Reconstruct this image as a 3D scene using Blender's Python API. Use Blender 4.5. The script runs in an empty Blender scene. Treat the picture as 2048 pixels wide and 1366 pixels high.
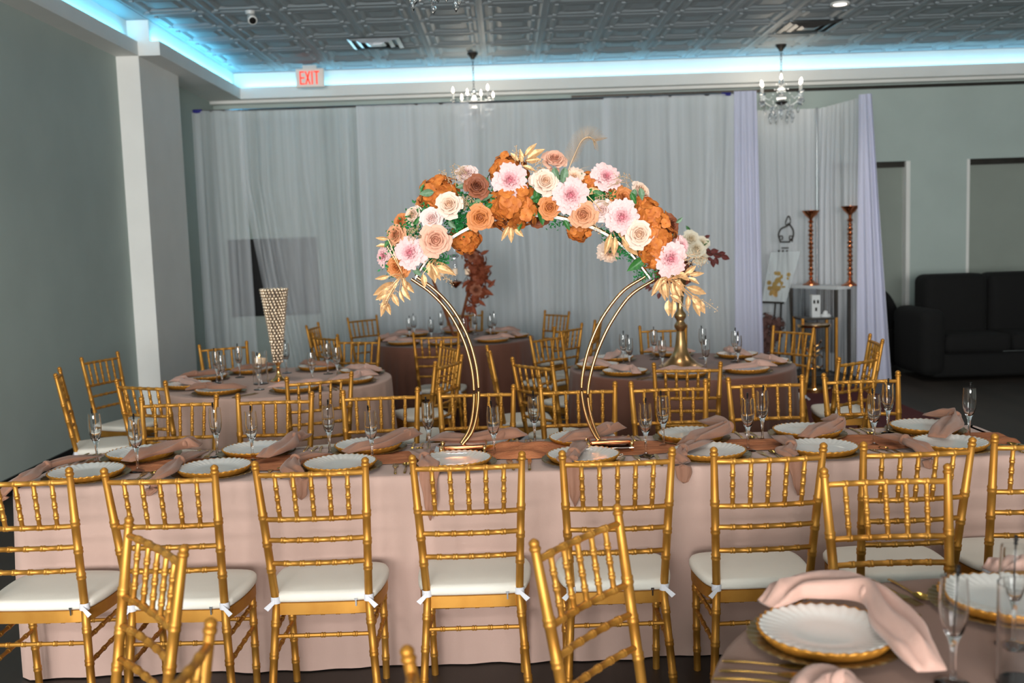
import bpy, bmesh, math, random
from mathutils import Vector, Matrix, Quaternion, noise as mnoise

scene = bpy.context.scene
col = scene.collection
PI = math.pi

# ------------------------------------------------------------------ camera
F = 2048 * 35.0 / 36.0            # focal length in pixels of the 2048 px frame
H = 1.65                          # eye height
VPX, VPY, ROLL = 1011, 486, .033  # where depth lines meet, and the tilt of the frame
Yc = Vector((VPX - 1024, 683 - VPY, -F)).normalized()
Zc = Vector((-ROLL, 1, 0)); Zc.z = -(Zc.x * Yc.x + Zc.y * Yc.y) / Yc.z; Zc.normalize()
Xc = Yc.cross(Zc)
cam_d = bpy.data.cameras.new('camera'); cam = bpy.data.objects.new('camera', cam_d); col.objects.link(cam)
cam_d.lens = 35; cam_d.sensor_width = 36; cam_d.clip_start = .05; cam_d.clip_end = 100
cam.matrix_world = Matrix(((Xc.x, Xc.y, Xc.z, 0), (Yc.x, Yc.y, Yc.z, 0), (Zc.x, Zc.y, Zc.z, H), (0, 0, 0, 1)))
cam_d.dof.use_dof = True; cam_d.dof.focus_distance = 3.95; cam_d.dof.aperture_fstop = 2.8
scene.camera = cam

def ray(x, y):
    d = Vector((x - 1024, 683 - y, -F)); return Vector((d.dot(Xc), d.dot(Yc), d.dot(Zc)))
def P(x, y, h):                   # point of a pixel on the horizontal plane z = h
    d = ray(x, y); t = (h - H) / d.z; return Vector((d.x * t, d.y * t, h))
def V(x, y, Y):                   # point of a pixel on the frontal plane y = Y
    d = ray(x, y); t = Y / d.y; return Vector((d.x * t, Y, H + d.z * t))

# ------------------------------------------------------------------ world, light, exposure
vs = scene.view_settings
vs.view_transform = 'Standard'; vs.look = 'None'; vs.gamma = 1; vs.use_curve_mapping = False; vs.exposure = 0.0
w = bpy.data.worlds.new('sky'); scene.world = w; w.use_nodes = True
w.node_tree.nodes['Background'].inputs[0].default_value = (.78, .88, 1, 1)
w.node_tree.nodes['Background'].inputs[1].default_value = .6

def area(name, loc, target, sx, sy, power, color, spread=PI):
    l = bpy.data.lights.new(name, 'AREA'); l.shape = 'RECTANGLE'; l.size = sx; l.size_y = sy
    l.energy = power; l.color = color; l.spread = spread
    o = bpy.data.objects.new(name, l); col.objects.link(o); o.location = loc
    o.rotation_euler = (Vector(target) - Vector(loc)).to_track_quat('-Z', 'Y').to_euler(); return o
# assumed daylight: area lights added at unseen, assumed shop-front windows behind the camera
REAR = -7.0  # assumed distance, set far back so the light falls off less
for wx in (-1.9, 1.7):
    area('window_daylight', (wx, REAR + .06, 1.95), (wx, 5, 1.85), 3.0, 2.5, 940 if wx < 0 else 620, (1, .98, .95))
# blue strip lights lying in the cove above the ledge
LED = (.16, .68, 1.0)

# ------------------------------------------------------------------ helpers
def lin(c): return tuple(((v / 255) / 12.92 if v / 255 <= .04045 else ((v / 255 + .055) / 1.055) ** 2.4) for v in c)
MATS = {}
def mat(name, rgb, rough=.6, metal=0, var=.0, vscale=8, bump=0, bscale=60, trans=0, emit=None, estr=0, rgb2=None,
        ior=1.45, sheen=0, stretch=None, thr=None, coat=0):
    m = bpy.data.materials.new(name); m.use_nodes = True; nt = m.node_tree; b = nt.nodes['Principled BSDF']
    c = lin(rgb); b.inputs['Base Color'].default_value = (*c, 1); b.inputs['Roughness'].default_value = rough
    b.inputs['Metallic'].default_value = metal; b.inputs['Transmission Weight'].default_value = trans
    b.inputs['IOR'].default_value = ior; b.inputs['Sheen Weight'].default_value = sheen; b.inputs['Coat Weight'].default_value = coat
    if emit: b.inputs['Emission Color'].default_value = (*lin(emit), 1); b.inputs['Emission Strength'].default_value = estr
    if var or rgb2 or bump:
        tc = nt.nodes.new('ShaderNodeTexCoord'); mp = nt.nodes.new('ShaderNodeMapping'); nt.links.new(tc.outputs['Object'], mp.inputs[0])
        if stretch: mp.inputs['Scale'].default_value = stretch
    if var or rgb2:
        n = nt.nodes.new('ShaderNodeTexNoise'); n.inputs['Scale'].default_value = vscale; n.inputs['Detail'].default_value = 4
        r = nt.nodes.new('ShaderNodeValToRGB'); nt.links.new(mp.outputs[0], n.inputs[0]); nt.links.new(n.outputs[0], r.inputs[0])
        lo, hi = thr or (.35, .65)
        r.color_ramp.elements[0].position = lo; r.color_ramp.elements[1].position = hi
        c2 = lin(rgb2) if rgb2 else tuple(v * (1 - var) for v in c)
        c1 = c if rgb2 else tuple(min(1, v * (1 + var)) for v in c)
        r.color_ramp.elements[0].color = (*c1, 1); r.color_ramp.elements[1].color = (*c2, 1)
        nt.links.new(r.outputs[0], b.inputs['Base Color'])
    if bump:
        n2 = nt.nodes.new('ShaderNodeTexNoise'); n2.inputs['Scale'].default_value = bscale; n2.inputs['Detail'].default_value = 3
        bp = nt.nodes.new('ShaderNodeBump'); bp.inputs['Strength'].default_value = bump; bp.inputs['Distance'].default_value = .01
        nt.links.new(mp.outputs[0], n2.inputs[0]); nt.links.new(n2.outputs[0], bp.inputs['Height']); nt.links.new(bp.outputs[0], b.inputs['Normal'])
    MATS[name] = m; return m

class MB:
    """collects geometry for ONE mesh"""
    def __init__(s): s.v = []; s.f = []
    def add(s, vs, fs, M=None):
        o = len(s.v); s.v += [tuple(M @ Vector(p)) if M else tuple(p) for p in vs]; s.f += [tuple(i + o for i in f) for f in fs]; return s
    def box(s, x0, x1, y0, y1, z0, z1, M=None):
        v = [(x, y, z) for z in (z0, z1) for y in (y0, y1) for x in (x0, x1)]
        return s.add(v, [(0, 2, 3, 1), (4, 5, 7, 6), (0, 1, 5, 4), (2, 6, 7, 3), (0, 4, 6, 2), (1, 3, 7, 5)], M)
    def rbox(s, x0, x1, y0, y1, z0, z1, r, seg=3, M=None):
        bm = bmesh.new(); bmesh.ops.create_cube(bm, size=1)
        for v in bm.verts: v.co = Vector(((x0 + x1) / 2 + v.co.x * (x1 - x0), (y0 + y1) / 2 + v.co.y * (y1 - y0), (z0 + z1) / 2 + v.co.z * (z1 - z0)))
        bmesh.ops.bevel(bm, geom=bm.edges[:], offset=r, segments=seg, profile=.5, affect='EDGES')
        bm.verts.index_update(); s.add([v.co[:] for v in bm.verts], [[v.index for v in f.verts] for f in bm.faces], M); bm.free(); return s
    def tube(s, pts, rad, n=8, caps=True, closed=False, flat=1.0):
        pts = [Vector(p) for p in pts]; N = len(pts); o = len(s.v)
        rad = rad if isinstance(rad, (list, tuple)) else [rad] * N
        ref = None
        for i, p in enumerate(pts):
            if closed: t = pts[(i + 1) % N] - pts[i - 1]
            else: t = pts[min(i + 1, N - 1)] - pts[max(i - 1, 0)]
            if t.length < 1e-9: t = Vector((0, 0, 1))
            t.normalize()
            if ref is None:
                ref = Vector((0, 0, 1)) if abs(t.z) < .9 else Vector((1, 0, 0))
            a = t.cross(ref)
            if a.length < 1e-6: a = t.orthogonal()
            a.normalize(); b = t.cross(a).normalized(); ref = b.cross(t) if False else ref
            for k in range(n):
                an = 2 * PI * k / n; q = p + (a * math.cos(an) + b * math.sin(an) * flat) * rad[i]; s.v.append(q[:])
        for i in range(N if closed else N - 1):
            j = (i + 1) % N
            for k in range(n):
                k2 = (k + 1) % n; s.f.append((o + i * n + k, o + i * n + k2, o + j * n + k2, o + j * n + k))
        if caps and not closed:
            s.f.append(tuple(o + k for k in range(n))[::-1]); s.f.append(tuple(o + (N - 1) * n + k for k in range(n)))
        return s
    def lathe(s, prof, n=20, M=None, arc=None):
        vs, fs = [], []; N = len(prof)
        for r, z in prof:
            for k in range(n): a = 2 * PI * k / n; vs.append((r * math.cos(a), r * math.sin(a), z))
        for i in range(N - 1):
            for k in range(n):
                k2 = (k + 1) % n; fs.append((i * n + k, i * n + k2, (i + 1) * n + k2, (i + 1) * n + k))
        if prof[0][0] > 1e-6: fs.append(tuple(range(n))[::-1])
        if prof[-1][0] > 1e-6: fs.append(tuple((N - 1) * n + k for k in range(n)))
        return s.add(vs, fs, M)
    def grid(s, fn, nu, nv, M=None):
        vs = [fn(i / nu, j / nv) for j in range(nv + 1) for i in range(nu + 1)]
        fs = [(j * (nu + 1) + i, j * (nu + 1) + i + 1, (j + 1) * (nu + 1) + i + 1, (j + 1) * (nu + 1) + i) for j in range(nv) for i in range(nu)]
        return s.add(vs, fs, M)
    def ball(s, c, r, n=10, m=6, sz=1):
        c = Vector(c); prof = [(max(1e-7, r * math.sin(PI * i / m)), -r * sz * math.cos(PI * i / m)) for i in range(m + 1)]
        return s.lathe(prof, n, Matrix.Translation(c))
    def mesh(s, name, m, smooth=True, sharp=40):
        me = bpy.data.meshes.new(name); me.from_pydata(s.v, [], s.f)
        bm = bmesh.new(); bm.from_mesh(me); bmesh.ops.remove_doubles(bm, verts=bm.verts[:], dist=1e-6); bm.to_mesh(me); bm.free()
        if m: me.materials.append(MATS[m] if isinstance(m, str) else m)
        if smooth:
            me.polygons.foreach_set('use_smooth', [True] * len(me.polygons))
            if sharp: me.set_sharp_from_angle(angle=math.radians(sharp))
        return me
    def build(s, name, m, parent=None, smooth=True, sharp=40, loc=None, rot=None):
        return put(name, s.mesh(name, m, smooth, sharp), parent, loc, rot)

def put(name, me, parent=None, loc=None, rot=None, scale=None):
    o = bpy.data.objects.new(name, me); col.objects.link(o)
    if loc is not None: o.location = loc
    if rot is not None:
        if isinstance(rot, Quaternion): o.rotation_euler = rot.to_euler()
        else: o.rotation_euler = rot
    if scale is not None: o.scale = scale if hasattr(scale, '__len__') else (scale,) * 3
    if parent: o.parent = parent
    return o
def tag(o, label, cat, group=None):
    o['label'] = label; o['category'] = cat
    if group: o['group'] = group
    return o
def thing(name, label, cat, loc=(0, 0, 0), rotz=0, group=None):
    return tag(put(name, None, None, loc, (0, 0, rotz)), label, cat, group)
def struct(o): o['kind'] = 'structure'; return o
def stuff(o): o['kind'] = 'stuff'; return o
def copy_tree(o, parent=None):
    c = o.copy(); col.objects.link(c); c.parent = parent
    for ch in CH.get(o.name, []): copy_tree(ch, c)
    return c
CH = {}
def freeze(o):
    CH[o.name] = [c for c in bpy.data.objects if c.parent == o]
    for c in CH[o.name]: freeze(c)
def orient(d, up=Vector((0, 0, 1)), spin=0):
    q = Vector(d).to_track_quat('Z', 'Y'); return q @ Quaternion((0, 0, 1), spin)
def lerp(a, b, t): return a + (b - a) * t

# ------------------------------------------------------------------ materials
mat('wall_paint', (170, 183, 178), .75, var=.03, vscale=2, bump=.05, bscale=200)
mat('trim_white', (226, 226, 222), .6, var=.02, vscale=3)
mat('base_black', (12, 12, 13), .4, var=.1)
mat('ceiling_white', (148, 158, 163), .5, var=.04, vscale=3)
mat('floor_vinyl', (58, 51, 46), .5, rgb2=(44, 39, 35), vscale=3, stretch=(1, .15, 1), bump=.06, bscale=40)
mat('carpet', (72, 16, 20), .95, var=.2, vscale=40, bump=.3, bscale=300)
mat('gold', (196, 141, 62), .47, .66, rgb2=(174, 116, 40), vscale=9, thr=(.4, .75))
mat('gold_bright', (240, 190, 120), .16, 1, var=.05)
mat('rod_gold', (206, 158, 106), .26, 1, var=.1, vscale=12)
mat('antique_gold', (192, 152, 104), .3, .95, var=.1, vscale=12)
mat('gold_leaf', (216, 170, 120), .4, .4, var=.2, vscale=6, bump=.15, bscale=40)
mat('gold_rim', (206, 142, 56), .35, .55, var=.12, vscale=30)
mat('charger', (138, 120, 82), .32, .75, var=.12, vscale=20)
mat('gold_cutlery', (186, 150, 78), .24, .95, var=.08)
mat('copper', (196, 120, 78), .2, 1, var=.1, vscale=20)
mat('cushion', (224, 219, 208), .7, var=.02, vscale=6, bump=.1, bscale=300)
mat('strap', (214, 214, 220), .7, var=.03)
mat('blush_cloth', (188, 158, 146), .72, var=.02, vscale=3, bump=.08, bscale=400, sheen=.15)
mat('pink_cloth', (184, 152, 138), .7, var=.04, vscale=3, bump=.08, bscale=400, sheen=.1)
mat('brown_cloth', (112, 70, 54), .62, var=.06, vscale=3, bump=.08, bscale=400, sheen=.15)
mat('mocha_cloth', (134, 100, 84), .66, var=.05, vscale=3, bump=.08, bscale=400, sheen=.12)
mat('napkin_mocha', (150, 106, 84), .68, var=.07, vscale=10, bump=.12, bscale=350, sheen=.2)
mat('napkin_blush', (188, 150, 136), .66, var=.05, vscale=10, bump=.12, bscale=350, sheen=.2)
mat('runner', (190, 120, 78), .85, rgb2=(160, 94, 58), vscale=22, bump=.5, bscale=120, stretch=(.5, 2, 1))
mat('porcelain', (220, 216, 210), .22, var=.01, coat=.3)
mat('glass', (252, 253, 253), .02, trans=1, ior=1.48)
mat('crystal', (250, 252, 255), .03, trans=1, ior=1.6)
mat('bead', (232, 208, 182), .1, .7, var=.3, vscale=40, coat=.8)
mat('black_plastic', (8, 8, 8), .35, var=.1)
mat('black_leather', (5, 5, 5), .9, var=.2, vscale=5, bump=.05, bscale=60)
mat('screen_black', (6, 6, 8), .25, var=.05)
mat('steel_dark', (70, 66, 62), .35, .8, var=.1)
mat('chrome', (200, 202, 206), .15, 1, var=.03)
mat('blind', (140, 148, 140), .8, var=.03, vscale=3)
mat('mirror', (220, 222, 222), .05, 1, var=.01)
mat('candle', (240, 222, 200), .5, var=.03, emit=(255, 190, 120), estr=.15)
mat('flame', (255, 220, 160), .5, emit=(255, 200, 120), estr=12)
mat('bulb', (255, 244, 224), .4, emit=(255, 236, 210), estr=14)
mat('downlight', (255, 244, 230), .4, emit=(255, 240, 222), estr=5)
mat('led', (150, 225, 255), .4, emit=(110, 215, 255), estr=5)
mat('sign_face', (226, 214, 204), .5, var=.02, emit=(255, 236, 226), estr=.12)
mat('sign_red', (236, 58, 30), .5, emit=(255, 50, 20), estr=.9)
mat('blue_tape', (44, 44, 130), .5, var=.1)
def flower_mat(name, outer, inner, r1=.9):
    """petal colour deepening towards the heart of the bloom"""
    m = mat(name, outer, .6); nt = m.node_tree; b = nt.nodes['Principled BSDF']
    tc = nt.nodes.new('ShaderNodeTexCoord'); mp = nt.nodes.new('ShaderNodeMapping'); mp.inputs['Scale'].default_value = (1, 1, .02); ln = nt.nodes.new('ShaderNodeVectorMath'); ln.operation = 'LENGTH'
    n = nt.nodes.new('ShaderNodeTexNoise'); n.inputs['Scale'].default_value = 5; ad = nt.nodes.new('ShaderNodeMath'); ad.operation = 'MULTIPLY_ADD'; ad.inputs[1].default_value = .5
    r = nt.nodes.new('ShaderNodeValToRGB'); r.color_ramp.elements[0].position = .25; r.color_ramp.elements[1].position = r1 + .1
    r.color_ramp.elements[0].color = (*lin(inner), 1); r.color_ramp.elements[1].color = (*lin(outer), 1)
    nt.links.new(tc.outputs['Object'], mp.inputs[0]); nt.links.new(mp.outputs[0], ln.inputs[0]); nt.links.new(tc.outputs['Object'], n.inputs[0])
    nt.links.new(n.outputs[0], ad.inputs[0]); nt.links.new(ln.outputs['Value'], ad.inputs[2]); nt.links.new(ad.outputs[0], r.inputs[0]); nt.links.new(r.outputs[0], b.inputs['Base Color'])
flower_mat('rose_cream', (228, 204, 188), (224, 180, 146)); flower_mat('rose_blush', (222, 172, 148), (206, 140, 112)); flower_mat('rose_white', (228, 206, 200), (220, 180, 172))
flower_mat('rose_peach', (216, 156, 118), (196, 122, 82)); flower_mat('rose_orange', (208, 132, 76), (186, 104, 50)); flower_mat('rose_brown', (146, 84, 56), (112, 56, 36)); flower_mat('rose_ivory', (220, 212, 192), (208, 186, 150))
flower_mat('peony_pink', (230, 192, 190), (206, 116, 130), .75)
mat('hydrangea_orange', (214, 128, 54), .62, rgb2=(180, 94, 34), vscale=4)
mat('rust', (150, 78, 44), .7, rgb2=(112, 46, 30), vscale=9)
mat('burgundy', (92, 34, 30), .6, var=.2, vscale=9)
mat('leaf_green', (60, 120, 52), .45, rgb2=(40, 92, 44), vscale=6)
mat('leaf_sage', (112, 142, 112), .5, rgb2=(86, 116, 84), vscale=6)
mat('boxwood', (58, 150, 84), .5, rgb2=(34, 104, 52), vscale=30)
mat('dry_grass', (204, 172, 136), .7, var=.15, vscale=8)
mat('stem_dark', (52, 44, 34), .7, var=.1)
mat('wood_brown', (122, 72, 44), .5, var=.15, vscale=12)
mat('dusty_bloom', (108, 74, 66), .8, rgb2=(66, 46, 44), vscale=12)
mat('white_lacquer', (206, 210, 212), .3, var=.02)
mat('grey_plastic', (196, 198, 196), .4, var=.02)
mat('dark_panel', (70, 82, 86), .5, var=.05)

def sheer(name, rgb, tr, tl):
    m = bpy.data.materials.new(name); m.use_nodes = True; nt = m.node_tree; nt.nodes.clear()
    out = nt.nodes.new('ShaderNodeOutputMaterial'); d = nt.nodes.new('ShaderNodeBsdfDiffuse'); t = nt.nodes.new('ShaderNodeBsdfTranslucent')
    x = nt.nodes.new('ShaderNodeBsdfTransparent'); m1 = nt.nodes.new('ShaderNodeMixShader'); m2 = nt.nodes.new('ShaderNodeMixShader')
    c = (*lin(rgb), 1); d.inputs[0].default_value = c; t.inputs[0].default_value = c
    n = nt.nodes.new('ShaderNodeTexNoise'); n.inputs['Scale'].default_value = 3; tc = nt.nodes.new('ShaderNodeTexCoord'); mp = nt.nodes.new('ShaderNodeMapping')
    mp.inputs['Scale'].default_value = (3, 3, .03); nt.links.new(tc.outputs['Object'], mp.inputs[0]); nt.links.new(mp.outputs[0], n.inputs[0])
    mr = nt.nodes.new('ShaderNodeMapRange'); mr.inputs[1].default_value = .3; mr.inputs[2].default_value = .7; mr.inputs[3].default_value = tr * .78; mr.inputs[4].default_value = tr * 1.22
    nt.links.new(n.outputs[0], mr.inputs[0])
    m1.inputs[0].default_value = tl; nt.links.new(d.outputs[0], m1.inputs[1]); nt.links.new(t.outputs[0], m1.inputs[2])
    nt.links.new(mr.outputs[0], m2.inputs[0]); nt.links.new(m1.outputs[0], m2.inputs[1]); nt.links.new(x.outputs[0], m2.inputs[2])
    nt.links.new(m2.outputs[0], out.inputs[0]); MATS[name] = m
sheer('sheer_white', (244, 247, 252), .36, .25)
# thin clear glass sheet: straight through, with a Fresnel-weighted polished reflection
_m = bpy.data.materials.new('thin_glass'); _m.use_nodes = True; _nt = _m.node_tree; _nt.nodes.clear(); MATS['thin_glass'] = _m
_o = _nt.nodes.new('ShaderNodeOutputMaterial'); _t = _nt.nodes.new('ShaderNodeBsdfTransparent'); _g = _nt.nodes.new('ShaderNodeBsdfGlossy'); _x = _nt.nodes.new('ShaderNodeMixShader'); _f = _nt.nodes.new('ShaderNodeFresnel')
_t.inputs[0].default_value = (.97, .98, .98, 1); _g.inputs['Roughness'].default_value = .04; _f.inputs[0].default_value = 1.5
_nt.links.new(_f.outputs[0], _x.inputs[0]); _nt.links.new(_t.outputs[0], _x.inputs[1]); _nt.links.new(_g.outputs[0], _x.inputs[2]); _nt.links.new(_x.outputs[0], _o.inputs[0])
sheer('sheer_thin', (244, 248, 252), .58, .25)
sheer('acrylic', (226, 234, 236), .6, .2)
sheer('drape_white', (222, 224, 246), .05, .25)

# ================================================================== THE ROOM
XA, XB, YB0, YB1, YBACK, XR = -3.54, -3.33, 9.43, 10.55, 12.5, 8.0
ZS, ZF, ZC = 3.48, 3.61, 3.80          # soffit underside, ledge top, ceiling
struct(MB().box(XA - .2, XR + .2, REAR - .2, YBACK + .4, -.12, 0).build('floor', 'floor_vinyl'))
struct(MB().box(XA - .2, XA, REAR, YBACK, 0, ZC).build('wall_left', 'wall_paint'))
struct(MB().box(XA, XB, YB0, YB1, 0, ZS).build('trim_1', 'trim_white'))  # column painted lighter than the walls to imitate window light on it
struct(MB().box(XR, XR + .2, REAR, YBACK, 0, ZC).build('wall_right', 'wall_paint'))
b = MB().box(XA, XA + .016, REAR, YB0, 0, .125).box(XA, XB + .016, YB0 - .016, YB0, 0, .125).box(XB, XB + .016, YB0, YB1, 0, .125).box(XA, XA + .016, YB1, YBACK, 0, .125)
struct(b.build('baseboard_left', 'base_black', smooth=False))
# back wall with two recessed, blind-covered windows on the right
hx0, hx1 = V(1745, 330, YBACK).x - .55, V(1813, 330, YBACK).x
hx2, hx3 = V(1934, 330, YBACK).x, V(1934, 330, YBACK).x + 2.0
zh = V(1780, 323, YBACK).z
b = MB().box(XA, hx0, YBACK, YBACK + .3, 0, ZC).box(hx0, XR, YBACK, YBACK + .3, zh, ZC).box(hx1 + .05, hx2, YBACK, YBACK + .3, 0, zh).box(hx3, XR, YBACK, YBACK + .3, 0, zh)
struct(b.build('wall_back', 'wall_paint', smooth=False))
for i, (a, c) in enumerate(((hx0, hx1 + .05), (hx2, hx3))):
    wn = struct(put('window_%d' % (i + 1), None, None, ((a + c) / 2, YBACK + .12, 0)))
    L = (c - a) / 2
    MB().box(-L, L, 0, .03, 0, zh).build('blind', 'blind', wn, smooth=False)
    MB().box(-L, L, -.06, 0, zh - .07, zh).build('head_rail', 'steel_dark', wn, smooth=False)  # dark strip painted in for the shadow at the top of the recess
    fr = MB().box(L - .05, L, -.115, .0, 0, zh) if i == 0 else MB().box(-L, -L + .04, -.115, 0, 0, zh)
    fr.build('frame', 'trim_white', wn, smooth=False)
# dark wall-mounted screen on the back wall, seen through the sheer drape
# unseen rear wall behind the camera, its two shop-front openings assumed for the light
b = MB()
b.box(XA, XR, REAR - .2, REAR, 3.25, ZC).box(XA, XR, REAR - .2, REAR, 0, .6)
for a, c in ((XA, -3.44), (-.36, .16), (3.24, XR)): b.box(a, c, REAR - .2, REAR, .6, 3.25)
struct(b.build('wall_rear', 'wall_paint', smooth=False))
# soffit ledges, their fascias and the cove wall above
XF1, XF2, YF = XB, -3.13, 12.24
struct(MB().box(XA, XF1, REAR, YB0, ZS, ZF).build('trim_2', 'trim_white', smooth=False))
struct(MB().box(XA, XF2, YB0, YBACK, ZS, ZF).build('trim_3', 'trim_white', smooth=False))
struct(MB().box(XF2, XR, YF, YBACK, ZS, ZF).box(XA, XR, YBACK - .14, YBACK, ZS - .035, ZS).build('trim_4', 'trim_white', smooth=False))
struct(MB().box(XA, XF1 - .09, REAR, YB0, ZF, ZC).box(XA, XF2 - .09, YB0, YBACK, ZF, ZC).box(XF2 - .09, XR, YF + .1, YBACK, ZF, ZC).build('trim_5', 'trim_white', smooth=False))
struct(MB().box(XF2 + 4.0, XR, YBACK - .012, YBACK, ZS - .09, ZS - .05).build('trim_6', 'steel_dark', smooth=False))
for nm, x0, x1, y0, y1 in (('n', XF1 - .075, XF1 - .05, REAR + .3, YB0 - .02), ('f', XF2 - .075, XF2 - .05, YB0 + .02, YF), ('b', XF2, XR, YF + .05, YF + .075)):
    s = MB().box(x0, x1, y0, y1, ZF, ZF + .008).build('led_strip', 'led', smooth=False)
    tag(s, {'n': 'blue light strip in the left cove nearer than the wall column', 'f': 'blue light strip in the left cove beyond the wall column', 'b': 'long blue light strip in the cove of the far wall'}[nm], 'light strip', 'cove light strips')
def cove(loc, tgt, sx, sy, p, c=LED):
    o = area('cove_light', loc, tgt, sx, sy, p, c)
    if sy > sx:                      # strips running along the room: keep their long side on the y axis
        z = (Vector(loc) - Vector(tgt)).normalized(); o.rotation_euler = Matrix((Vector((0, 1, 0)).cross(z), Vector((0, 1, 0)), z)).transposed().to_euler()
cove((XF1 - .035, 4.5, ZF + .015), (XF1 - .035 - .8, 4.5, ZF + 1.0), .04, 9.6, 19)
cove((XF2 - .035, 10.85, ZF + .015), (XF2 - .035 - .8, 10.85, ZF + 1.0), .04, 2.75, 8)
cove((2.4, YF + .05, ZF + .012), (2.4, YF + .03, 5), 11.0, .04, 13, (.34, .76, 1.0))

# ceiling: slab + embossed tiles, each tile an object
ceil = struct(MB().box(XA, XR, REAR, YBACK, ZC + .03, ZC + .12).build('ceiling', 'ceiling_white', smooth=False))
TS = .61
tb = MB(); h = TS / 2
def ring(r, z): return [(-r, -r, z), (r, -r, z), (r, r, z), (-r, r, z)]
rs = [(h, .028), (h, .004), (h - .028, .0), (h - .05, .016), (h - .075, .016), (h - .10, .004), (h - .118, .004), (h - .145, .024), (h - .165, .024), (h - .2, .012)]
vs_ = []; fs_ = []
for r, z in rs: vs_ += ring(r, z)
for i in range(len(rs) - 1):
    for k in range(4): a = i * 4 + k; c = i * 4 + (k + 1) % 4; fs_.append((a, a + 4, c + 4, c))
e = (len(rs) - 1) * 4; fs_.append((e, e + 3, e + 2, e + 1))
tb.add(vs_, fs_)
for sx in (-1, 1):
    for sy in (-1, 1): tb.box(sx * (h - .10) - .016, sx * (h - .10) + .016, sy * (h - .10) - .016, sy * (h - .10) + .016, -.006, .01)
tile_me = tb.mesh('ceiling_tile', 'ceiling_white', smooth=False)
ty = YF + .1 - h - .03; n = 0
while ty > 5.6 and n < 290:
    tx = XF2 - .09 + h
    while tx < XR:
        put('ceiling_tile', tile_me, ceil, (tx, ty, ZC)); tx += TS; n += 1
    ty -= TS
x1 = XF2 - .09
MB().box(XA, x1, REAR, 12.3, ZC, ZC + .03).box(x1, XR, REAR, ty + h, ZC, ZC + .03).build('ceiling_panel', 'ceiling_white', ceil, smooth=False)

# red carpet strip by the right-hand brown table
c0 = P(1905, 868, 0)
struct(MB().box(c0.x - 2.2, c0.x + .15, c0.y - .6, c0.y + 2.6, 0, .008).build('floor_carpet', 'carpet', smooth=False))

# recessed downlights: one in view, the rest assumed, added for light from above
lt = P(1680, 8, ZC)
dl_me = MB().lathe([(.055, -.004), (.085, -.012), (.09, -.004), (.09, .01)], 24).mesh('trim_ring', 'trim_white')
dc_me = MB().lathe([(1e-6, -.006), (.07, -.006), (.07, .004)], 24).mesh('lens', 'downlight')
dls = [(lt.x, lt.y)] + [(lt.x - 2.45 * k, lt.y - 3.3 * j) for j in (1, 2) for k in (0, 1, 2)]
for i, (x, y) in enumerate(dls):
    lab = 'round white recessed ceiling light glowing at the upper right' if i == 0 else 'recessed ceiling light out of view, %s row, %s' % (('middle', 'nearest')[(i - 1) // 3], ('right', 'centre', 'left')[(i - 1) % 3])
    t = thing('downlight', lab, 'ceiling light', (x, y, ZC), 0, 'recessed downlights')
    put('trim_ring', dl_me, t); put('lens', dc_me, t)
    l = bpy.data.lights.new('downlight_lamp', 'SPOT'); l.energy = 110 if i == 0 else 60; l.color = (1, .93, .84); l.spot_size = 2.1; l.spot_blend = .9; l.shadow_soft_size = .12
    o = bpy.data.objects.new('downlight_lamp', l); col.objects.link(o); o.location = (x, y, ZC - .03)

# ================================================================== CHAIRS
def knobbed(mb, pts, r, knobs, n=8, kr=1.28, kl=.010, taper=None):
    """a turned rod through pts with pairs of bamboo rings at the given fractions"""
    pts = [Vector(p) for p in pts]; L = [0]
    for a, c in zip(pts, pts[1:]): L.append(L[-1] + (c - a).length)
    T = L[-1]
    def at(s):
        for i in range(len(pts) - 1):
            if s <= L[i + 1] or i == len(pts) - 2: return pts[i].lerp(pts[i + 1], (s - L[i]) / (L[i + 1] - L[i]))
    S = set([0, T] + L[1:-1]); R = {}
    for k in knobs:
        c = k * T
        for d, m in ((-1.1, 1), (-.8, kr), (-.35, kr), (0, 1.06), (.35, kr), (.8, kr), (1.1, 1)):
            q = c + d * kl; S.add(q); R[q] = m
    ss = sorted(S); mb.tube([at(s) for s in ss], [r * R.get(s, 1) * (taper(s / T) if taper else 1) for s in ss], n)
    return mb
PT, PS, PF = Vector((.187, -.250, .945)), Vector((.1625, -.160, .41)), Vector((.192, -.215, 0))   # rear post: top, seat, foot
def post_at(z, s=1):
    if z >= PS.z: p = PS.lerp(PT, (z - PS.z) / (PT.z - PS.z))
    else: p = PF.lerp(PS, z / PS.z)
    return Vector((p.x * s, p.y, p.z))
SEAT = [(-.158, -.168), (0, -.174), (.158, -.168), (.190, -.11), (.204, -.01), (.203, .085), (.183, .135), (.13, .158), (0, .166)]
SEAT = SEAT + [(-x, y) for x, y in SEAT[::-1][1:-2]]
def seat_loop(k, z, smooth=3):
    n = len(SEAT); out = []
    for i in range(n):
        p0, p1, p2, p3 = [Vector(SEAT[(i + d) % n]) for d in (-1, 0, 1, 2)]
        for j in range(smooth):
            t = j / smooth
            q = .5 * ((2 * p1) + (p2 - p0) * t + (2 * p0 - 5 * p1 + 4 * p2 - p3) * t * t + (3 * p1 - p0 - 3 * p2 + p3) * t ** 3)
            out.append((q.x * k, q.y * k, z))
    return out
def seat_solid(rings):
    mb = MB(); loops = [seat_loop(k, z) for k, z in rings]; n = len(loops[0]); vs = sum(loops, []); fs = []
    for i in range(len(loops) - 1):
        for k in range(n): fs.append((i * n + k, i * n + (k + 1) % n, (i + 1) * n + (k + 1) % n, (i + 1) * n + k))
    fs.append(tuple(range(n))[::-1]); fs.append(tuple((len(loops) - 1) * n + k for k in range(n)))
    return mb.add(vs, fs)
CM = {}
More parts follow.
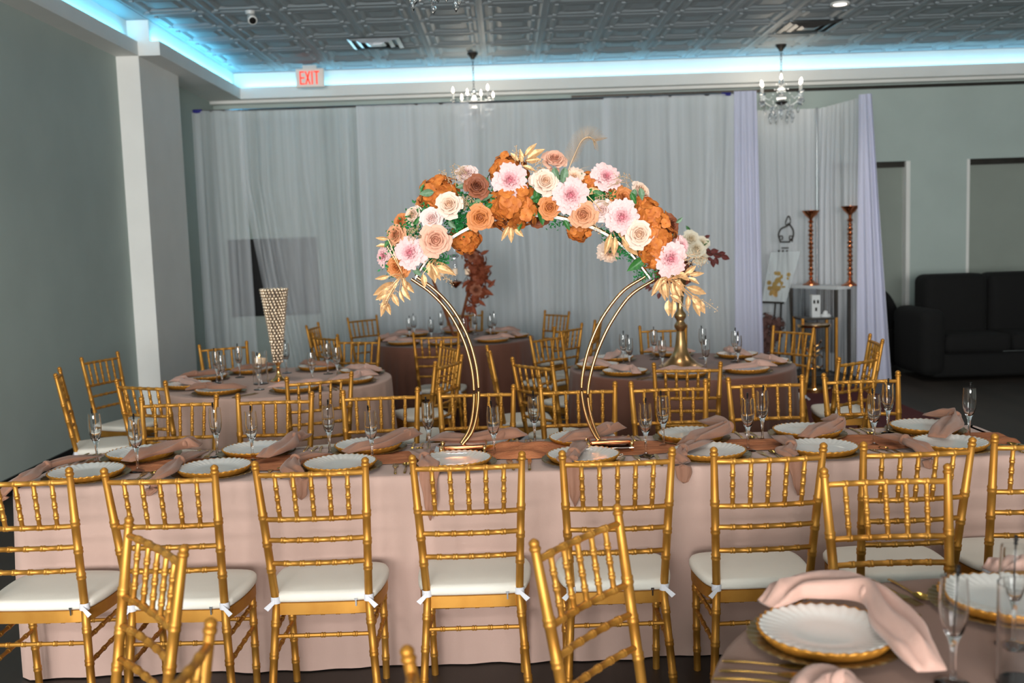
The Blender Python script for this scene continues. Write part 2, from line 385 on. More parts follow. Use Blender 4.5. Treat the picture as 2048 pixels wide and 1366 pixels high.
CM['seat_frame'] = seat_solid([(.93, .374), (.985, .374), (.985, .416), (.93, .418)]).mesh('seat_frame', 'gold')
CM['cushion'] = seat_solid([(.9, .418), (.985, .42), (1.015, .428), (1.015, .442), (.985, .452), (.9, .4565), (.55, .46)]).mesh('cushion', 'cushion', sharp=70)
for s in (-1, 1):
    def tp(t): return 1 if t < .82 else lerp(1, .80, (t - .82) / .18)
    mb = MB(); pts = [post_at(z, s) for z in (0, .41, .93)]
    knobbed(mb, pts, .0142, [.13, .25, .37, .585, .69, .80], 10, 1.16, .012, tp)
    p = post_at(.927, s); d = (post_at(.94, s) - post_at(.92, s)).normalized()
    mb.tube([p + d * q for q in (-.012, -.008, -.004, 0, .004, .009, .014, .018, .020)], [.0128, .0145, .0145, .0115, .0128, .0135, .011, .006, .001], 10)
    CM['post', s] = mb.mesh('back_post', 'gold')
    mb = MB(); knobbed(mb, [(s * .172, .128, 0), (s * .176, .115, .38)], .0135, [.22, .45, .68, .86], 10, 1.16, .011)
    CM['leg', s] = mb.mesh('front_leg', 'gold')
    mb = MB()
    for z in (.315, .23): knobbed(mb, [post_at(z, s) , Vector((s * .174, .122, z + .01))], .0075, [.2, .4, .6, .8], 7, 1.3, .008)
    CM['side', s] = mb.mesh('side_stretcher', 'gold')
    # cushion tie: a band round the post and a loose tail
    p = post_at(.43, s); ring_ = []
    for k in range(12):
        a = 2 * PI * k / 12; ring_.append((p.x + .0175 * math.cos(a), p.y + .0175 * math.sin(a), p.z))
    mb = MB(); n = 12
    v = [(x, y, z + dz) for dz in (-.012, .012) for x, y, z in ring_]; mb.add(v, [(k, (k + 1) % n, n + (k + 1) % n, n + k) for k in range(n)])
    mb.add([(p.x, p.y - .019, p.z + .008), (p.x, p.y - .019, p.z - .01), (p.x + s * .022, p.y - .03, p.z - .032), (p.x + s * .036, p.y - .03, p.z - .02)], [(0, 1, 2, 3)])
    CM['tie', s] = mb.mesh('cushion_tie', 'strap')
RZ = [.893, .732, .655, .568]
for i, z in enumerate(RZ):
    a, c = post_at(z, -1), post_at(z, 1); mid = (a + c) / 2 + Vector((0, -.012, 0))
    CM['rail', i] = knobbed(MB(), [a, a.lerp(mid, .5) + Vector((0, -.004, 0)), mid, c.lerp(mid, .5) + Vector((0, -.004, 0)), c], .0092, [.17, .335, .5, .665, .83], 8, 1.22, .009).mesh('back_rail', 'gold')
for k in range(5):
    f = (k + 1) / 6
    def rp(z):
        a, c = post_at(z, -1), post_at(z, 1); return a.lerp(c, f) + Vector((0, -.012 * (1 - abs(2 * f - 1) ** 2), 0))
    CM['slat', k] = knobbed(MB(), [rp(RZ[0]), rp(RZ[1])], .0078, [.28, .52, .76], 8, 1.25, .009).mesh('slat', 'gold')
CM['rear_s'] = knobbed(MB(), [post_at(.30, -1), post_at(.30, 1)], .0075, [.17, .335, .5, .665, .83], 7, 1.3, .008).mesh('rear_stretcher', 'gold')
CM['front_s'] = knobbed(MB(), [(-.174, .122, .27), (.174, .122, .27)], .0075, [.17, .335, .5, .665, .83], 7, 1.3, .008).mesh('front_stretcher', 'gold')
CM['zip'] = MB().box(.118, .123, -.182, -.178, .403, .425).box(.115, .126, -.181, -.175, .424, .431).mesh('zip_pull', 'chrome')
def chair(tx, ty, rz, label, group):
    """tx, ty: where the middle of the top of the backrest stands; the chair faces rz"""
    d = Vector((-math.sin(rz), math.cos(rz)))
    c = thing('chiavari_chair', label, 'chair', (tx + d.x * .25, ty + d.y * .25, 0), rz, group)
    put('seat_frame', CM['seat_frame'], c); cu = put('cushion', CM['cushion'], c); put('zip_pull', CM['zip'], cu)
    for s in (-1, 1):
        put('back_post', CM['post', s], c); put('front_leg', CM['leg', s], c); put('side_stretcher', CM['side', s], c); put('cushion_tie', CM['tie', s], cu)
    for i in range(4): put('back_rail', CM['rail', i], c)
    for k in range(5): put('slat', CM['slat', k], c)
    put('rear_stretcher', CM['rear_s'], c); put('front_stretcher', CM['front_s'], c)
    return c
ORD = ['first', 'second', 'third', 'fourth', 'fifth', 'sixth', 'seventh', 'eighth']
def top_mid(a, c_): p, q = P(*a, .945), P(*c_, .945); return (p + q) / 2
# near side of the long table, backs to the camera
near = [(-88, 941, 144, 935), (204, 934, 432, 932), (508, 922, 731, 915), (823, 909, 1045, 903), (1123, 902, 1345, 893), (1429, 895, 1646, 885), (1728, 882, 1946, 876), (1990, 867, 2206, 860)]
ny = 3.50
for i, q in enumerate(near):
    m = top_mid(q[:2], q[2:]); m.y = min(m.y, 3.352)
    chair(m.x, m.y, (-.02, -.03, 0, .0, 0, .03, .03, 0)[i], 'gold chair on the near side of the long table, %s from the left' % ORD[i], 'chairs along the near side of the long table')
far = [(282, 792, 434, 788), (475, 787, 624, 782), (686, 778, 835, 775), (879, 773, 1026, 768), (1081, 768, 1229, 761), (1262, 761, 1411, 758), (1454, 754, 1606, 749), (1649, 746, 1794, 741)]
for i, q in enumerate(far):
    m = top_mid(q[:2], q[2:])
    chair(m.x, m.y, PI + random.Random(i).uniform(-.04, .04), 'gold chair on the far side of the long table, %s from the left' % ORD[i], 'chairs along the far side of the long table')
# round tables: centre pixel of each table top, and for each chair the pixel midway between its post tops
TH = .765
RT = {'P': P(556, 762, TH), 'R': P(1362, 731, TH), 'T': P(905, 678, TH)}
cN = P(1880, 1153, TH); RT['N'] = Vector((cN.x + .03, cN.y - .76, TH))
seats = {
 'P': [((285, 758), 'near-left side'), ((638, 747), 'near-right side'), ((114, 740), 'left end, seen edge-on beside the grey wall'), ((199, 708), 'far-left side, nearest the white wall column'), ((446, 685), 'far side, left of the crystal vase'), ((716, 673), 'far side, right of the crystal vase'), ((900, 684), 'right side, farther of two'), ((898, 715), 'right side, nearer of two')],
 'R': [((976, 695), 'left side, seen edge-on'), ((1063, 718), 'near-left side'), ((1374, 724), 'near side, its back to the camera'), ((1328, 652), 'far side, behind the gold trumpet vase'), ((1101, 667), 'far-left side'), ((1575, 654), 'far-right side, in front of the gold stand'), ((1753, 672), 'right side, seen edge-on by the white drape'), ((1718, 708), 'near-right side')],
 'T': [((872, 663), 'near side, its back to the camera'), ((624, 647), 'left side, seen edge-on'), ((649, 666), 'near-left side'), ((724, 632), 'far-left side'), ((1114, 621), 'far-right side'), ((1137, 649), 'near-right side'), ((1197, 636), 'right end, behind the gold arch tube'), ((928, 623), 'far side, behind the angular frame')],
}
TN = {'P': 'round blush table', 'R': 'round brown vase table', 'T': 'farthest round table', 'N': 'near round table'}
SEATS = {}
for k in 'PRT':
    c = RT[k]; SEATS[k] = []
    for (x, y), nm in seats[k]:
        m = P(x, y, .945); d = Vector((c.x - m.x, c.y - m.y)); dist = d.length; d.normalize()
        dist = min(max(dist, 1.22), 1.62); m = Vector((c.x, c.y)) - d * dist
        rz = math.atan2(-d.x, d.y)
        chair(m.x, m.y, rz, 'gold chair at the %s, %s' % (TN[k], nm), 'chairs around the ' + TN[k]); SEATS[k].append((d, nm))
c = RT['N']; SEATS['N'] = []
for (m, nm, tgt) in (((P(1062, 1075, .945) + P(1238, 1010, .945)) / 2, 'angled with its back to the camera', c), ((P(1647, 937, .945) + P(1894, 925, .945)) / 2, 'facing the camera', c), (P(842, 1288, .945) + Vector((.0, -.19, 0)), 'only one post showing at the bottom edge', c)):
    d = Vector((tgt.x - m.x, tgt.y - m.y)).normalized(); chair(m.x, m.y, math.atan2(-d.x, d.y), 'gold chair at the %s, %s' % (TN['N'], nm), 'chairs around the ' + TN['N'])
m1 = (P(263, 1032, .945) + P(364, 1089, .945)) / 2; c2 = Vector((m1.x - .95, m1.y - .80))
chair(m1.x, m1.y, math.atan2(.95, -.80), 'gold chair turned sideways in the left foreground, its whole slatted back showing', 'chairs in the left foreground')
p = P(390, 1234, .945)
chair(p.x + .02, p.y - .196, math.atan2(1, .08), 'gold chair at the bottom left edge with one blurred post showing', 'chairs in the left foreground')

# ================================================================== TABLES AND CLOTHS
def cloth_mesh(loop, seed, amp, folds, mname, flare=.03, zt=TH, nz=14, zb=.006, crease=False):
    """loop(s) -> (point, outward normal) round the table edge; top + skirt falling to the floor"""
    rnd = random.Random(seed); N = 288; mb = MB(); vs = []; fs = []
    ph = [(rnd.uniform(0, 2 * PI), f * rnd.uniform(.85, 1.15), rnd.uniform(.5, 1)) for f in folds]
    L = [loop(i / N) for i in range(N)]
    rows = [(-.05, zt), (-.012, zt), (-.003, zt - .003), (0, zt - .012)]
    for j in range(1, nz + 1): rows.append((None, lerp(zt - .012, zb, j / nz)))
    for j, (off, z) in enumerate(rows):
        for i, (p, nrm) in enumerate(L):
            if off is None:
                t = (zt - z) / zt; o = flare * t
                o += amp * min(1, t * 2.2) * sum(a * math.sin(2 * PI * round(f) * i / N + q + .5 * math.sin(3 * t)) for q, f, a in ph) / len(ph) * 1.6
                o = max(o, -.004 + flare * t * .3)
            else: o = off
            q = p + nrm * o; vs.append((q.x, q.y, z))
    R = len(rows)
    for j in range(R - 1):
        for i in range(N): fs.append((j * N + i, (j + 1) * N + i, (j + 1) * N + (i + 1) % N, j * N + (i + 1) % N))
    fs.append(tuple(range(N)))
    return mb.add(vs, fs).mesh('tablecloth', mname, sharp=55)
def rect_loop(hx, hy, r):
    segs = []; per = 4 * (hx + hy) - 8 * r + 2 * PI * r
    def f(s):
        d = s * per
        for (cx, cy, a0, L_, dx, dy, nx_, ny_) in (
            (-hx + r, -hy, 0, 2 * (hx - r), 1, 0, 0, -1), (hx, -hy + r, 0, 2 * (hy - r), 0, 1, 1, 0), (hx - r, hy, 0, 2 * (hx - r), -1, 0, 0, 1), (-hx, hy - r, 0, 2 * (hy - r), 0, -1, -1, 0)):
            if d <= L_: return Vector((cx + dx * d, cy + dy * d, 0)), Vector((nx_, ny_, 0))
            d -= L_
            if d <= PI * r / 2:
                ex, ey = cx + dx * L_ - nx_ * r, cy + dy * L_ - ny_ * r; a = math.atan2(ny_, nx_) + d / r
                n_ = Vector((math.cos(a), math.sin(a), 0)); return Vector((ex, ey, 0)) + n_ * r, n_
            d -= PI * r / 2
        return Vector((-hx + r, -hy, 0)), Vector((0, -1, 0))
    return f
def circ_loop(r):
    return lambda s: (Vector((r * math.cos(2 * PI * s), r * math.sin(2 * PI * s), 0)), Vector((math.cos(2 * PI * s), math.sin(2 * PI * s), 0)))
TY0, TY1 = 3.79, 4.43             # near and far edge of the long table
TX0, TX1 = -1.95, 2.09
lt_ = thing('banquet_table', 'long banquet table under a blush cloth reaching the floor', 'table', ((TX0 + TX1) / 2, (TY0 + TY1) / 2, 0))
hx, hy = (TX1 - TX0) / 2, (TY1 - TY0) / 2
put('tablecloth', cloth_mesh(rect_loop(hx, hy, .03), 3, .026, (9, 14, 23, 37), 'blush_cloth', .012), lt_)
MB().box(-hx + .02, hx - .02, -hy + .02, hy - .02, .72, TH - .006).build('table_top', 'wood_brown', lt_, smooth=False)
RADIUS = {'P': .77, 'R': .77, 'T': .77, 'N': .76}
for k, m_, lab in (('P', 'pink_cloth', 'round table under a dusty blush cloth, left, with crystal vase'), ('R', 'brown_cloth', 'round table under a brown cloth, right, with gold trumpet vase'), ('T', 'brown_cloth', 'round table under a brown cloth farthest back, before the drape'), ('N', 'mocha_cloth', 'round table under a mocha cloth in the lower right foreground')):
    c = RT[k]; t = thing('round_table', lab, 'table', (c.x, c.y, 0), 0, 'round tables')
    put('tablecloth', cloth_mesh(circ_loop(RADIUS[k]), ord(k), .02, (17, 25, 31, 44), m_, .03), t)
    MB().lathe([(1e-6, .72), (RADIUS[k] - .02, .72), (RADIUS[k] - .02, TH - .006), (1e-6, TH - .006)], 48).build('table_top', 'wood_brown', t)

# ------------------------------------------------------------------ place settings
fo_ = [(.0055, .02), (.0048, .05), (.0062, .075), (.0085, .088), (.012, .097), (.019, .112), (.025, .132), (.0275, .155), (.0272, .18), (.0252, .205), (.0245, .217)]
fi_ = [(.0238, .217), (.0243, .205), (.0262, .18), (.0265, .156), (.0238, .134), (.0175, .115), (.009, .103), (1e-6, .101)]
FLB = MB().lathe([(1e-6, .0135), (.0065, .0135)] + fo_ + fi_, 24).mesh('bowl_and_stem', 'glass', sharp=50)
FLF = MB().lathe([(1e-6, 0), (.034, .0), (.034, .0025), (.022, .006), (.008, .011), (.0065, .0135)], 24).mesh('foot', 'thin_glass', sharp=50)
ST = MB().tube([(0, 0, 0), (0, 0, .135)], .0016, 6).tube([(0, 0, .118), (0, 0, .122), (0, 0, .125), (0, 0, .131), (0, 0, .136), (0, 0, .140)], [.002, .0045, .0028, .0048, .003, .0045], 6).mesh('drink_stirrer', 'black_plastic')
def scallop(mb, prof, n, cyc, amt, caps=True):
    vs, fs = [], []; N = len(prof)
    for r, z, w_, tw in prof:
        for k in range(n):
            a = 2 * PI * k / n; rr = r * (1 + amt * w_ * math.cos(cyc * a)); b_ = a + tw
            vs.append((rr * math.cos(b_), rr * math.sin(b_), z + amt * .13 * w_ * math.cos(cyc * a)))
    for i in range(N - 1):
        for k in range(n): fs.append((i * n + k, i * n + (k + 1) % n, (i + 1) * n + (k + 1) % n, (i + 1) * n + k))
    if caps: fs.append(tuple(range(n))[::-1]); fs.append(tuple((N - 1) * n + k for k in range(n)))
    return mb.add(vs, fs)
CHG = scallop(MB(), [(.10, .0, 0, 0), (.12, .002, 0, 0), (.165, .013, 1, .1), (.168, .0145, 1, .1), (.165, .0155, 1, .1), (.125, .007, .6, 0), (.115, .0045, 0, 0)], 144, 36, .012).mesh('charger', 'charger', sharp=60)
PLR = scallop(MB(), [(.118, .0, 0, 0), (.130, .004, .3, 0), (.1445, .021, 1, .06), (.1465, .026, 1, .08), (.1455, .0285, 1, .08), (.1415, .0288, 1, .08), (.140, .027, 1, .08)], 144, 36, .014, False).mesh('gold_rim', 'gold_rim', sharp=60)
PLM = scallop(MB(), [(.10, .012, 0, 0), (.137, .0255, 1, .08), (.1405, .0278, 1, .08), (.1385, .0288, 1, .08), (.134, .0280, 1, .08), (.099, .0200, .4, 0), (.089, .0165, 0, 0), (.06, .016, 0, 0)], 144, 36, .013).mesh('plate', 'porcelain', sharp=60)
def outline(pts, z0, z1):
    mb = MB(); n = len(pts); vs = [(x, y, z0) for x, y in pts] + [(x, y, z1) for x, y in pts]
    return mb.add(vs, [tuple(range(n))[::-1], tuple(range(n, 2 * n))] + [(i, (i + 1) % n, n + (i + 1) % n, n + i) for i in range(n)])
def handle(mb, L0, L1, w0=.0035, w1=.0055):
    return mb.tube([(0, lerp(L0, L1, t), .0035 + .002 * math.sin(PI * t)) for t in (0, .15, .5, .85, .97, 1)], [w0, w0, w0 * 1.1, w1, w1 * .8, .001], 8, flat=.45)
kn = outline([(-.006, .0), (.006, .0), (.009, .03), (.0085, .075), (.004, .098), (-.006, .1), (-.007, .05)], .002, .0035); handle(kn, .0, -.12, .005, .0065); KN = kn.mesh('table_knife', 'gold_cutlery')
fk = outline([(-.004, 0), (.004, 0), (.011, .02), (.0115, .035), (-.0115, .035), (-.011, .02)], .003, .005)
for q in (-.0095, -.0032, .0032, .0095): fk.box(q - .0017, q + .0017, .033, .08, .003, .0045)
handle(fk, .002, -.115); FK = fk.mesh('table_fork', 'gold_cutlery')
sp = MB().grid(lambda u, v: ((u * 2 - 1) * .019 * math.sin(PI * (.04 + .92 * v)) ** .7, v * .058, .009 - .008 * (1 - (2 * u - 1) ** 2) * math.sin(PI * v)), 8, 10); handle(sp, .002, -.115)
SP = sp.mesh('table_spoon', 'gold_cutlery', sharp=70)
def flute(p, where, lean=0, stir=True, sc=1):
    t = thing('champagne_flute', 'clear champagne flute ' + where, 'glass', (p[0], p[1], p[2] + .001), lean, 'champagne flutes'); put('bowl_and_stem', FLB, t); put('foot', FLF, t)
    if stir:
        a = random.Random(int(abs(p[0] * 9173 + p[1] * 311) * 7)).uniform(-.06, .06)
        s = put('drink_stirrer', ST, None, (p[0] - .002, p[1] - .004, p[2] + .1035 * sc), (.03, a, 0), sc); tag(s, 'black drink stirrer in the flute ' + where, 'stirrer', 'drink stirrers')
def setting(p, where, rz=0):
    c = put('charger', CHG, None, (p[0], p[1], TH), (0, 0, rz)); tag(c, 'gold scalloped charger ' + where, 'charger', 'charger plates')
    t = thing('dinner_plate', 'white gold-edged plate ' + where, 'plate', (p[0], p[1], TH + .006), rz, 'dinner plates')
    put('dish', PLM, t); put('gold_rim', PLR, t)
def cutlery(me, p, ang, what, where, z=TH + .0005):
    o = put(me.name, me, None, (p[0], p[1], z), (0, 0, ang)); tag(o, 'gold %s %s' % (what, where), what, 'gold cutlery')

# ------------------------------------------------------------------ napkins
def spline(pts, n):
    pts = [Vector(p) for p in pts]; out = []
    q = [2 * pts[0] - pts[1]] + pts + [2 * pts[-1] - pts[-2]]
    for i in range(len(pts) - 1):
        p0, p1, p2, p3 = q[i:i + 4]
        for j in range(n):
            t = j / n; out.append(.5 * ((2 * p1) + (p2 - p0) * t + (2 * p0 - 5 * p1 + 4 * p2 - p3) * t * t + (3 * p1 - p0 - 3 * p2 + p3) * t ** 3))
    out.append(pts[-1]); return out
def napkin(pts, widths, knot, where, m_, seed, up=Vector((0, 0, 1)), thick=.02):
    """a loosely rolled cloth through pts, pinched into a knot at index knot"""
    rnd = random.Random(seed); pts = [Vector(p) for p in pts]; n = 7
    c = spline(pts, n); N = len(c); base = pts[0].copy()
    W = [x.x for x in spline([(w_, 0, 0) for w_ in widths], n)]
    kf = knot * n; mb = MB(); M_ = 20; vs = []; fs = []; q1, q2, q3 = [rnd.uniform(0, 6) for _ in range(3)]
    for i, p in enumerate(c):
        t = (c[min(i + 1, N - 1)] - c[max(i - 1, 0)]).normalized()
        side = t.cross(up)
        if side.length < .2: side = Vector((1, 0, 0))
        side.normalize(); nrm = side.cross(t).normalized()
        if nrm.dot(up) < 0: nrm = -nrm
        if abs(t.z) > .75:
            side = Vector((1, .15, 0)); nrm = Vector((0, -1, 0))
        near = math.exp(-((i - kf) / (n * .55)) ** 2); e = min(1, i / 3, (N - 1 - i) / 3)
        w_ = max(.004, W[i] * (1 - .45 * near)); th = thick * (1 + .4 * near) * (.25 + .75 * e)
        for k in range(M_):
            a = 2 * PI * k / M_; u = math.cos(a); s_ = math.sin(a)
            if s_ >= 0:
                hgt = th * (.35 + .65 * s_ ** .6 * (.58 + .42 * math.sin(5.6 * u + q1 + .32 * i) + .20 * math.sin(10 * u + q2 - .2 * i)))
            else: hgt = .0015 + .25 * th * (1 + s_) * .4
            wob = 1 + .10 * math.sin(.8 * i + q3 + (2 if u > 0 else 0))
            vs.append(tuple(p - base + side * (u * w_ * .5 * wob) + nrm * hgt))
    for i in range(N - 1):
        for k in range(M_): fs.append((i * M_ + k, i * M_ + (k + 1) % M_, (i + 1) * M_ + (k + 1) % M_, (i + 1) * M_ + k))
    fs.append(tuple(range(M_))[::-1]); fs.append(tuple((N - 1) * M_ + k for k in range(M_)))
    th_ = thing('napkin', where, 'napkin', base, 0, 'knotted napkins')
    mb.add(vs, fs).build('cloth', m_, th_, sharp=None)
    p = c[min(kf, N - 1)] - base; t = (c[min(kf + 2, N - 1)] - c[max(kf - 2, 0)]).normalized(); side = t.cross(up).normalized() if abs(t.z) < .9 else Vector((1, 0, 0)); nrm = side.cross(t).normalized()
    if nrm.dot(up) < 0: nrm = -nrm
    kb = MB(); rk = max(.017, .27 * W[min(kf, N - 1)])
    def kn_(u, v):
        a = 2 * PI * u; b_ = 2 * PI * v; r2 = rk * .52 * (1 + .16 * math.sin(3 * b_ + q1) + .1 * math.sin(7 * b_ + 2 * a))
        R_ = rk * .72; x = (R_ + r2 * math.cos(b_)) * math.cos(a); z = (R_ * .8 + r2 * math.cos(b_)) * math.sin(a); y = r2 * 1.15 * math.sin(b_) + rk * .35 * math.sin(a + q2)
        return tuple(p + side * x + t * y + nrm * (z + thick * .62))
    kb.grid(kn_, 22, 12); kb.build('knot', m_, th_, sharp=None)

S2 = 'near-side'; 
pl = [(164, 954), (421, 947), (676, 938), (908, 935), (1170, 925), (1425, 914), (1648, 904), (1905, 893)]
ql = [(285, 909), (520, 897), (741, 889), (955, 880), (1164, 877), (1383, 873), (1614, 865), (1843, 854)]
f1 = [(276, 944), (506, 925), (745, 927), (989, 917), (1292, 913), (1496, 902), (1748, 893), (1938, 879)]
f2 = [(195, 928), (435, 915), (660, 910), (859, 905), (1070, 891), (1327, 894), (1525, 882), (1776, 866)]
plp = [P(*a, TH + .015) for a in pl]; qlp = [P(*a, TH + .015) for a in ql]
for i in range(8):
    nw = 'at the %s near-side place of the long table' % ORD[i]; fw = 'at the %s far-side place of the long table' % ORD[i]
    a = plp[i]; a.y = max(a.y, TY0 + .150); setting(a, nw, i * .3)
    a = qlp[i]; a.y = min(a.y, TY1 - .135); setting(a, fw, i * .4)
    flute(P(*f1[i], TH), nw, i); flute(P(*f2[i], TH), fw, i * 2)
    p = plp[i]
    dx = .235
    if i < 8:
        cutlery(FK, (p.x + dx - .012, TY0 + .135), .10, 'fork', nw); cutlery(SP, (p.x + dx + .03, TY0 + .145), .04, 'spoon', nw); cutlery(KN, (p.x + dx + .063, TY0 + .13), -.02, 'knife', nw)
    p = qlp[i]
    cutlery(FK, (p.x - .215, TY1 - .13), PI + .1, 'fork', fw); cutlery(SP, (p.x - .25, TY1 - .135), PI - .03, 'spoon', fw); cutlery(KN, (p.x - .285, TY1 - .12), PI + .02, 'knife', fw)
ZN = TH + .034
def T_(x, y, h=ZN): return P(x, y, h)
def tailed(pts, tip, m_, seed, lab, w0):
    """napkin lying on the table, its tail hanging over the near edge"""
    q = [T_(*a) for a in pts]; e = V(tip[0], pts[-1][1] + 16, TY0 - .012); e.y = TY0 - .020; e.z = TH - .015
    q[-1].y = max(q[-1].y, TY0 + .03)
    k = V(*tip, TY0 - .03); mid = e.lerp(k, .5); mid.y = TY0 - .034
    q += [Vector((lerp(q[-1].x, e.x, .6), TY0 - .004, TH + .012)), mid, Vector((k.x, TY0 - .034, k.z))]
    napkin(q, w0, 1, lab, m_, seed, thick=.022)
nl = [([(186, 912), (94, 938), (45, 962)], (6, 1002)), ([(398, 904), (360, 927), (330, 948)], (300, 991)), ([(640, 906), (592, 924), (578, 944)], (604, 999)), ([(838, 900), (850, 922), (852, 942)], (861, 1040)), ([(1166, 884), (1148, 912), (1138, 936)], (1150, 1013)), ([(1408, 880), (1366, 905), (1364, 926)], (1367, 966)), ([(1562, 872), (1582, 896), (1590, 920)], (1595, 990)), ([(1768, 870), (1810, 886), (1846, 900)], (1858, 937))]
for i, (pts, tip) in enumerate(nl):
    tailed(pts, tip, 'napkin_mocha', i, 'knotted mocha napkin hanging over the near edge, %s place of the long table' % ORD[i], [.10, .075, .085, .075, .05, .006])
ml = [([(252, 922), (310, 908), (371, 898), (402, 896)], 2), ([(525, 914), (565, 900), (592, 886), (612, 874)], 2), ([(689, 904), (755, 894), (812, 880), (834, 872)], 2), ([(866, 877), (930, 884), (1004, 880), (1050, 874)], 2), ([(1121, 882), (1175, 876), (1216, 868), (1240, 860)], 2), ([(1366, 890), (1415, 874), (1455, 864), (1408, 846)], 2), ([(1611, 874), (1650, 862), (1680, 856), (1654, 844)], 2), ([(1872, 874), (1898, 856), (1908, 842), (1852, 834)], 2)]
for i, (pts, kn_i) in enumerate(ml):
    q = [T_(*a) for a in pts]; q[0].z -= .004; q[-1].z += .01
    napkin(q, [.07, .105, .08, .07], kn_i, 'knotted mocha napkin across the plate, %s far-side place of the long table' % ORD[i], 'napkin_mocha', 20 + i, thick=.04)

# runner of crinkled rust gauze
rx0, rx1, ryc = TX0 + .12, TX1, (TY0 + TY1) / 2 + .02
def run(u, v):
    x = lerp(rx0, rx1 + .16, u); w_ = .125 + .02 * math.sin(5 * x) + .012 * math.sin(13 * x + 1)
    yc = ryc + .028 * math.sin(2.1 * x + .6); y = yc + (v * 2 - 1) * w_
    nz_ = mnoise.noise(Vector((x * 9, y * 22, 1))) * .5 + mnoise.noise(Vector((x * 24, y * 60, 3))) * .3 + .5 * math.sin(44 * y + 4 * math.sin(3 * x))
    bunch = math.exp(-((x - .07) / .17) ** 2)
    z = TH + .004 + (.006 + .022 * bunch) * (1 + nz_) * (1 - abs(2 * v - 1) ** 4)
    if x > TX1 - .01:
        d = x - TX1 + .01; z -= min(d * 3, .2 + d) ; x = TX1 + .012 + d * .15
    return (x, y, max(z, TH + .002) if x < TX1 else z)
tag(MB().grid(run, 260, 26).build('table_runner', 'runner', sharp=None), 'crinkled rust gauze runner along the middle of the long table', 'runner')

# round table settings
def round_settings(k, m_list, cut, napk=True):
    c = RT[k]; R_ = RADIUS[k]
    an = [math.atan2(-d.y, -d.x) for d, _ in SEATS[k]]
    for _ in range(60):
        for a_ in range(8):
            for b_ in range(a_):
                df = (an[a_] - an[b_] + PI) % (2 * PI) - PI
                if abs(df) < .70: q_ = (.70 - abs(df)) * .25 * (1 if df > 0 else -1); an[a_] += q_; an[b_] -= q_
    for i, (d, nm) in enumerate(SEATS[k]):
        out = Vector((math.cos(an[i]), math.sin(an[i]), 0)); sd = Vector((-out.y, out.x, 0))
        nm2 = nm.split(',')[0] if k != 'P' or 'two' not in nm else nm
        if k == 'P': nm2 = ['near-left', 'near-right', 'left-end', 'far-left', 'back-left', 'back-right', 'right, farther', 'right, nearer'][i]
        if k == 'R': nm2 = ['left-end', 'near-left', 'near', 'far', 'far-left', 'far-right', 'right-end', 'near-right'][i]
        if k == 'T': nm2 = ['near', 'left-end', 'near-left', 'far-left', 'far-right', 'near-right', 'right-end', 'far'][i]
        where = 'at the %s place of the %s' % (nm2, TN[k])
        p = c + out * (R_ - .19); setting(p, where, i)
        flute(c + out * (R_ - .39) + sd * .15, where, i)
        nd = (sd * (1 if i % 2 else -1) + out * .25).normalized(); pz = Vector((0, 0, .032))
        a0 = p - nd * .17 + out * -.02; a1 = p + nd * .0 + out * .01; a2 = p + nd * .09; a3 = p + nd * .19 + out * .05
        napkin([a0 + pz, a1 + pz, a2 + pz, a3 + pz], [.06, .09, .07, .06], 2, 'knotted %s napkin %s' % ('blush' if m_list[i] else 'mocha', where), 'napkin_blush' if m_list[i] else 'napkin_mocha', 50 + i + ord(k), thick=.035)
        if i in cut:
            cutlery(KN, p + sd * .22 + out * .02, math.atan2(-out.x, out.y) + PI, 'knife', where); cutlery(FK, p + sd * .25 + out * .02, math.atan2(-out.x, out.y) + PI, 'fork', where)
TN['P'] = 'round blush table'; TN['R'] = 'round brown vase table'; TN['T'] = 'farthest round table'
round_settings('P', [0, 1, 1, 0, 0, 0, 1, 1], (0, 1))
round_settings('R', [1] * 8, (1, 2))
round_settings('T', [1] * 8, ())
# the near round table
nm_ = 'on the near round table'
p1 = P(1652, 1268, TH + .018); p2 = P(2010, 1200, TH + .018)
setting(p1, nm_ + ', nearest the camera', .2); setting(p2, nm_ + ', cut by the right edge', .5)
flute(P(1906, 1372, TH), nm_ + ' in the right foreground'); flute(P(2024, 1292, TH), nm_ + ' at the right frame edge')
napkin([P(1530, 1212, TH + .03), P(1610, 1190, TH + .04), P(1732, 1208, TH + .04), P(1800, 1275, TH + .035), P(1862, 1345, TH + .02)], [.06, .085, .07, .10, .06], 2, 'knotted blush napkin over the nearest plate on the near round table', 'napkin_blush', 91, thick=.05)
napkin([P(1585, 1400, TH + .01), P(1640, 1368, TH + .012), P(1690, 1385, TH + .012), P(1760, 1440, TH + .01)], [.05, .08, .08, .08], 2, 'blush napkin cut off by the bottom edge on the near round table', 'napkin_blush', 92, thick=.03)
napkin([P(1975, 1142, TH + .01), P(2010, 1138, TH + .012), P(2060, 1145, TH + .012), P(2100, 1150, TH + .01)], [.05, .07, .07, .06], 2, 'blush napkin behind the plate at the right frame edge', 'napkin_blush', 93, thick=.03)
def cut_px(me, a, b_, what, where, flip=False):
    A, B = P(*a, TH), P(*b_, TH); d = B - A; cutlery(me, A.lerp(B, .55), math.atan2(-d.x, d.y), what, where)
cut_px(KN, (1722, 1172), (1838, 1234), 'knife', 'beyond the nearest plate ' + nm_); cut_px(FK, (1752, 1168), (1836, 1212), 'fork', 'beside the plate at right ' + nm_); cut_px(SP, (1785, 1166), (1868, 1214), 'spoon', 'beside the plate at right ' + nm_)
cut_px(FK, (1448, 1326), (1650, 1342), 'fork', 'upper of three at the bottom edge ' + nm_); cut_px(FK, (1452, 1346), (1640, 1358), 'fork', 'middle of three at the bottom edge ' + nm_); cut_px(KN, (1440, 1362), (1640, 1372), 'knife', 'lowest of three at the bottom edge ' + nm_)
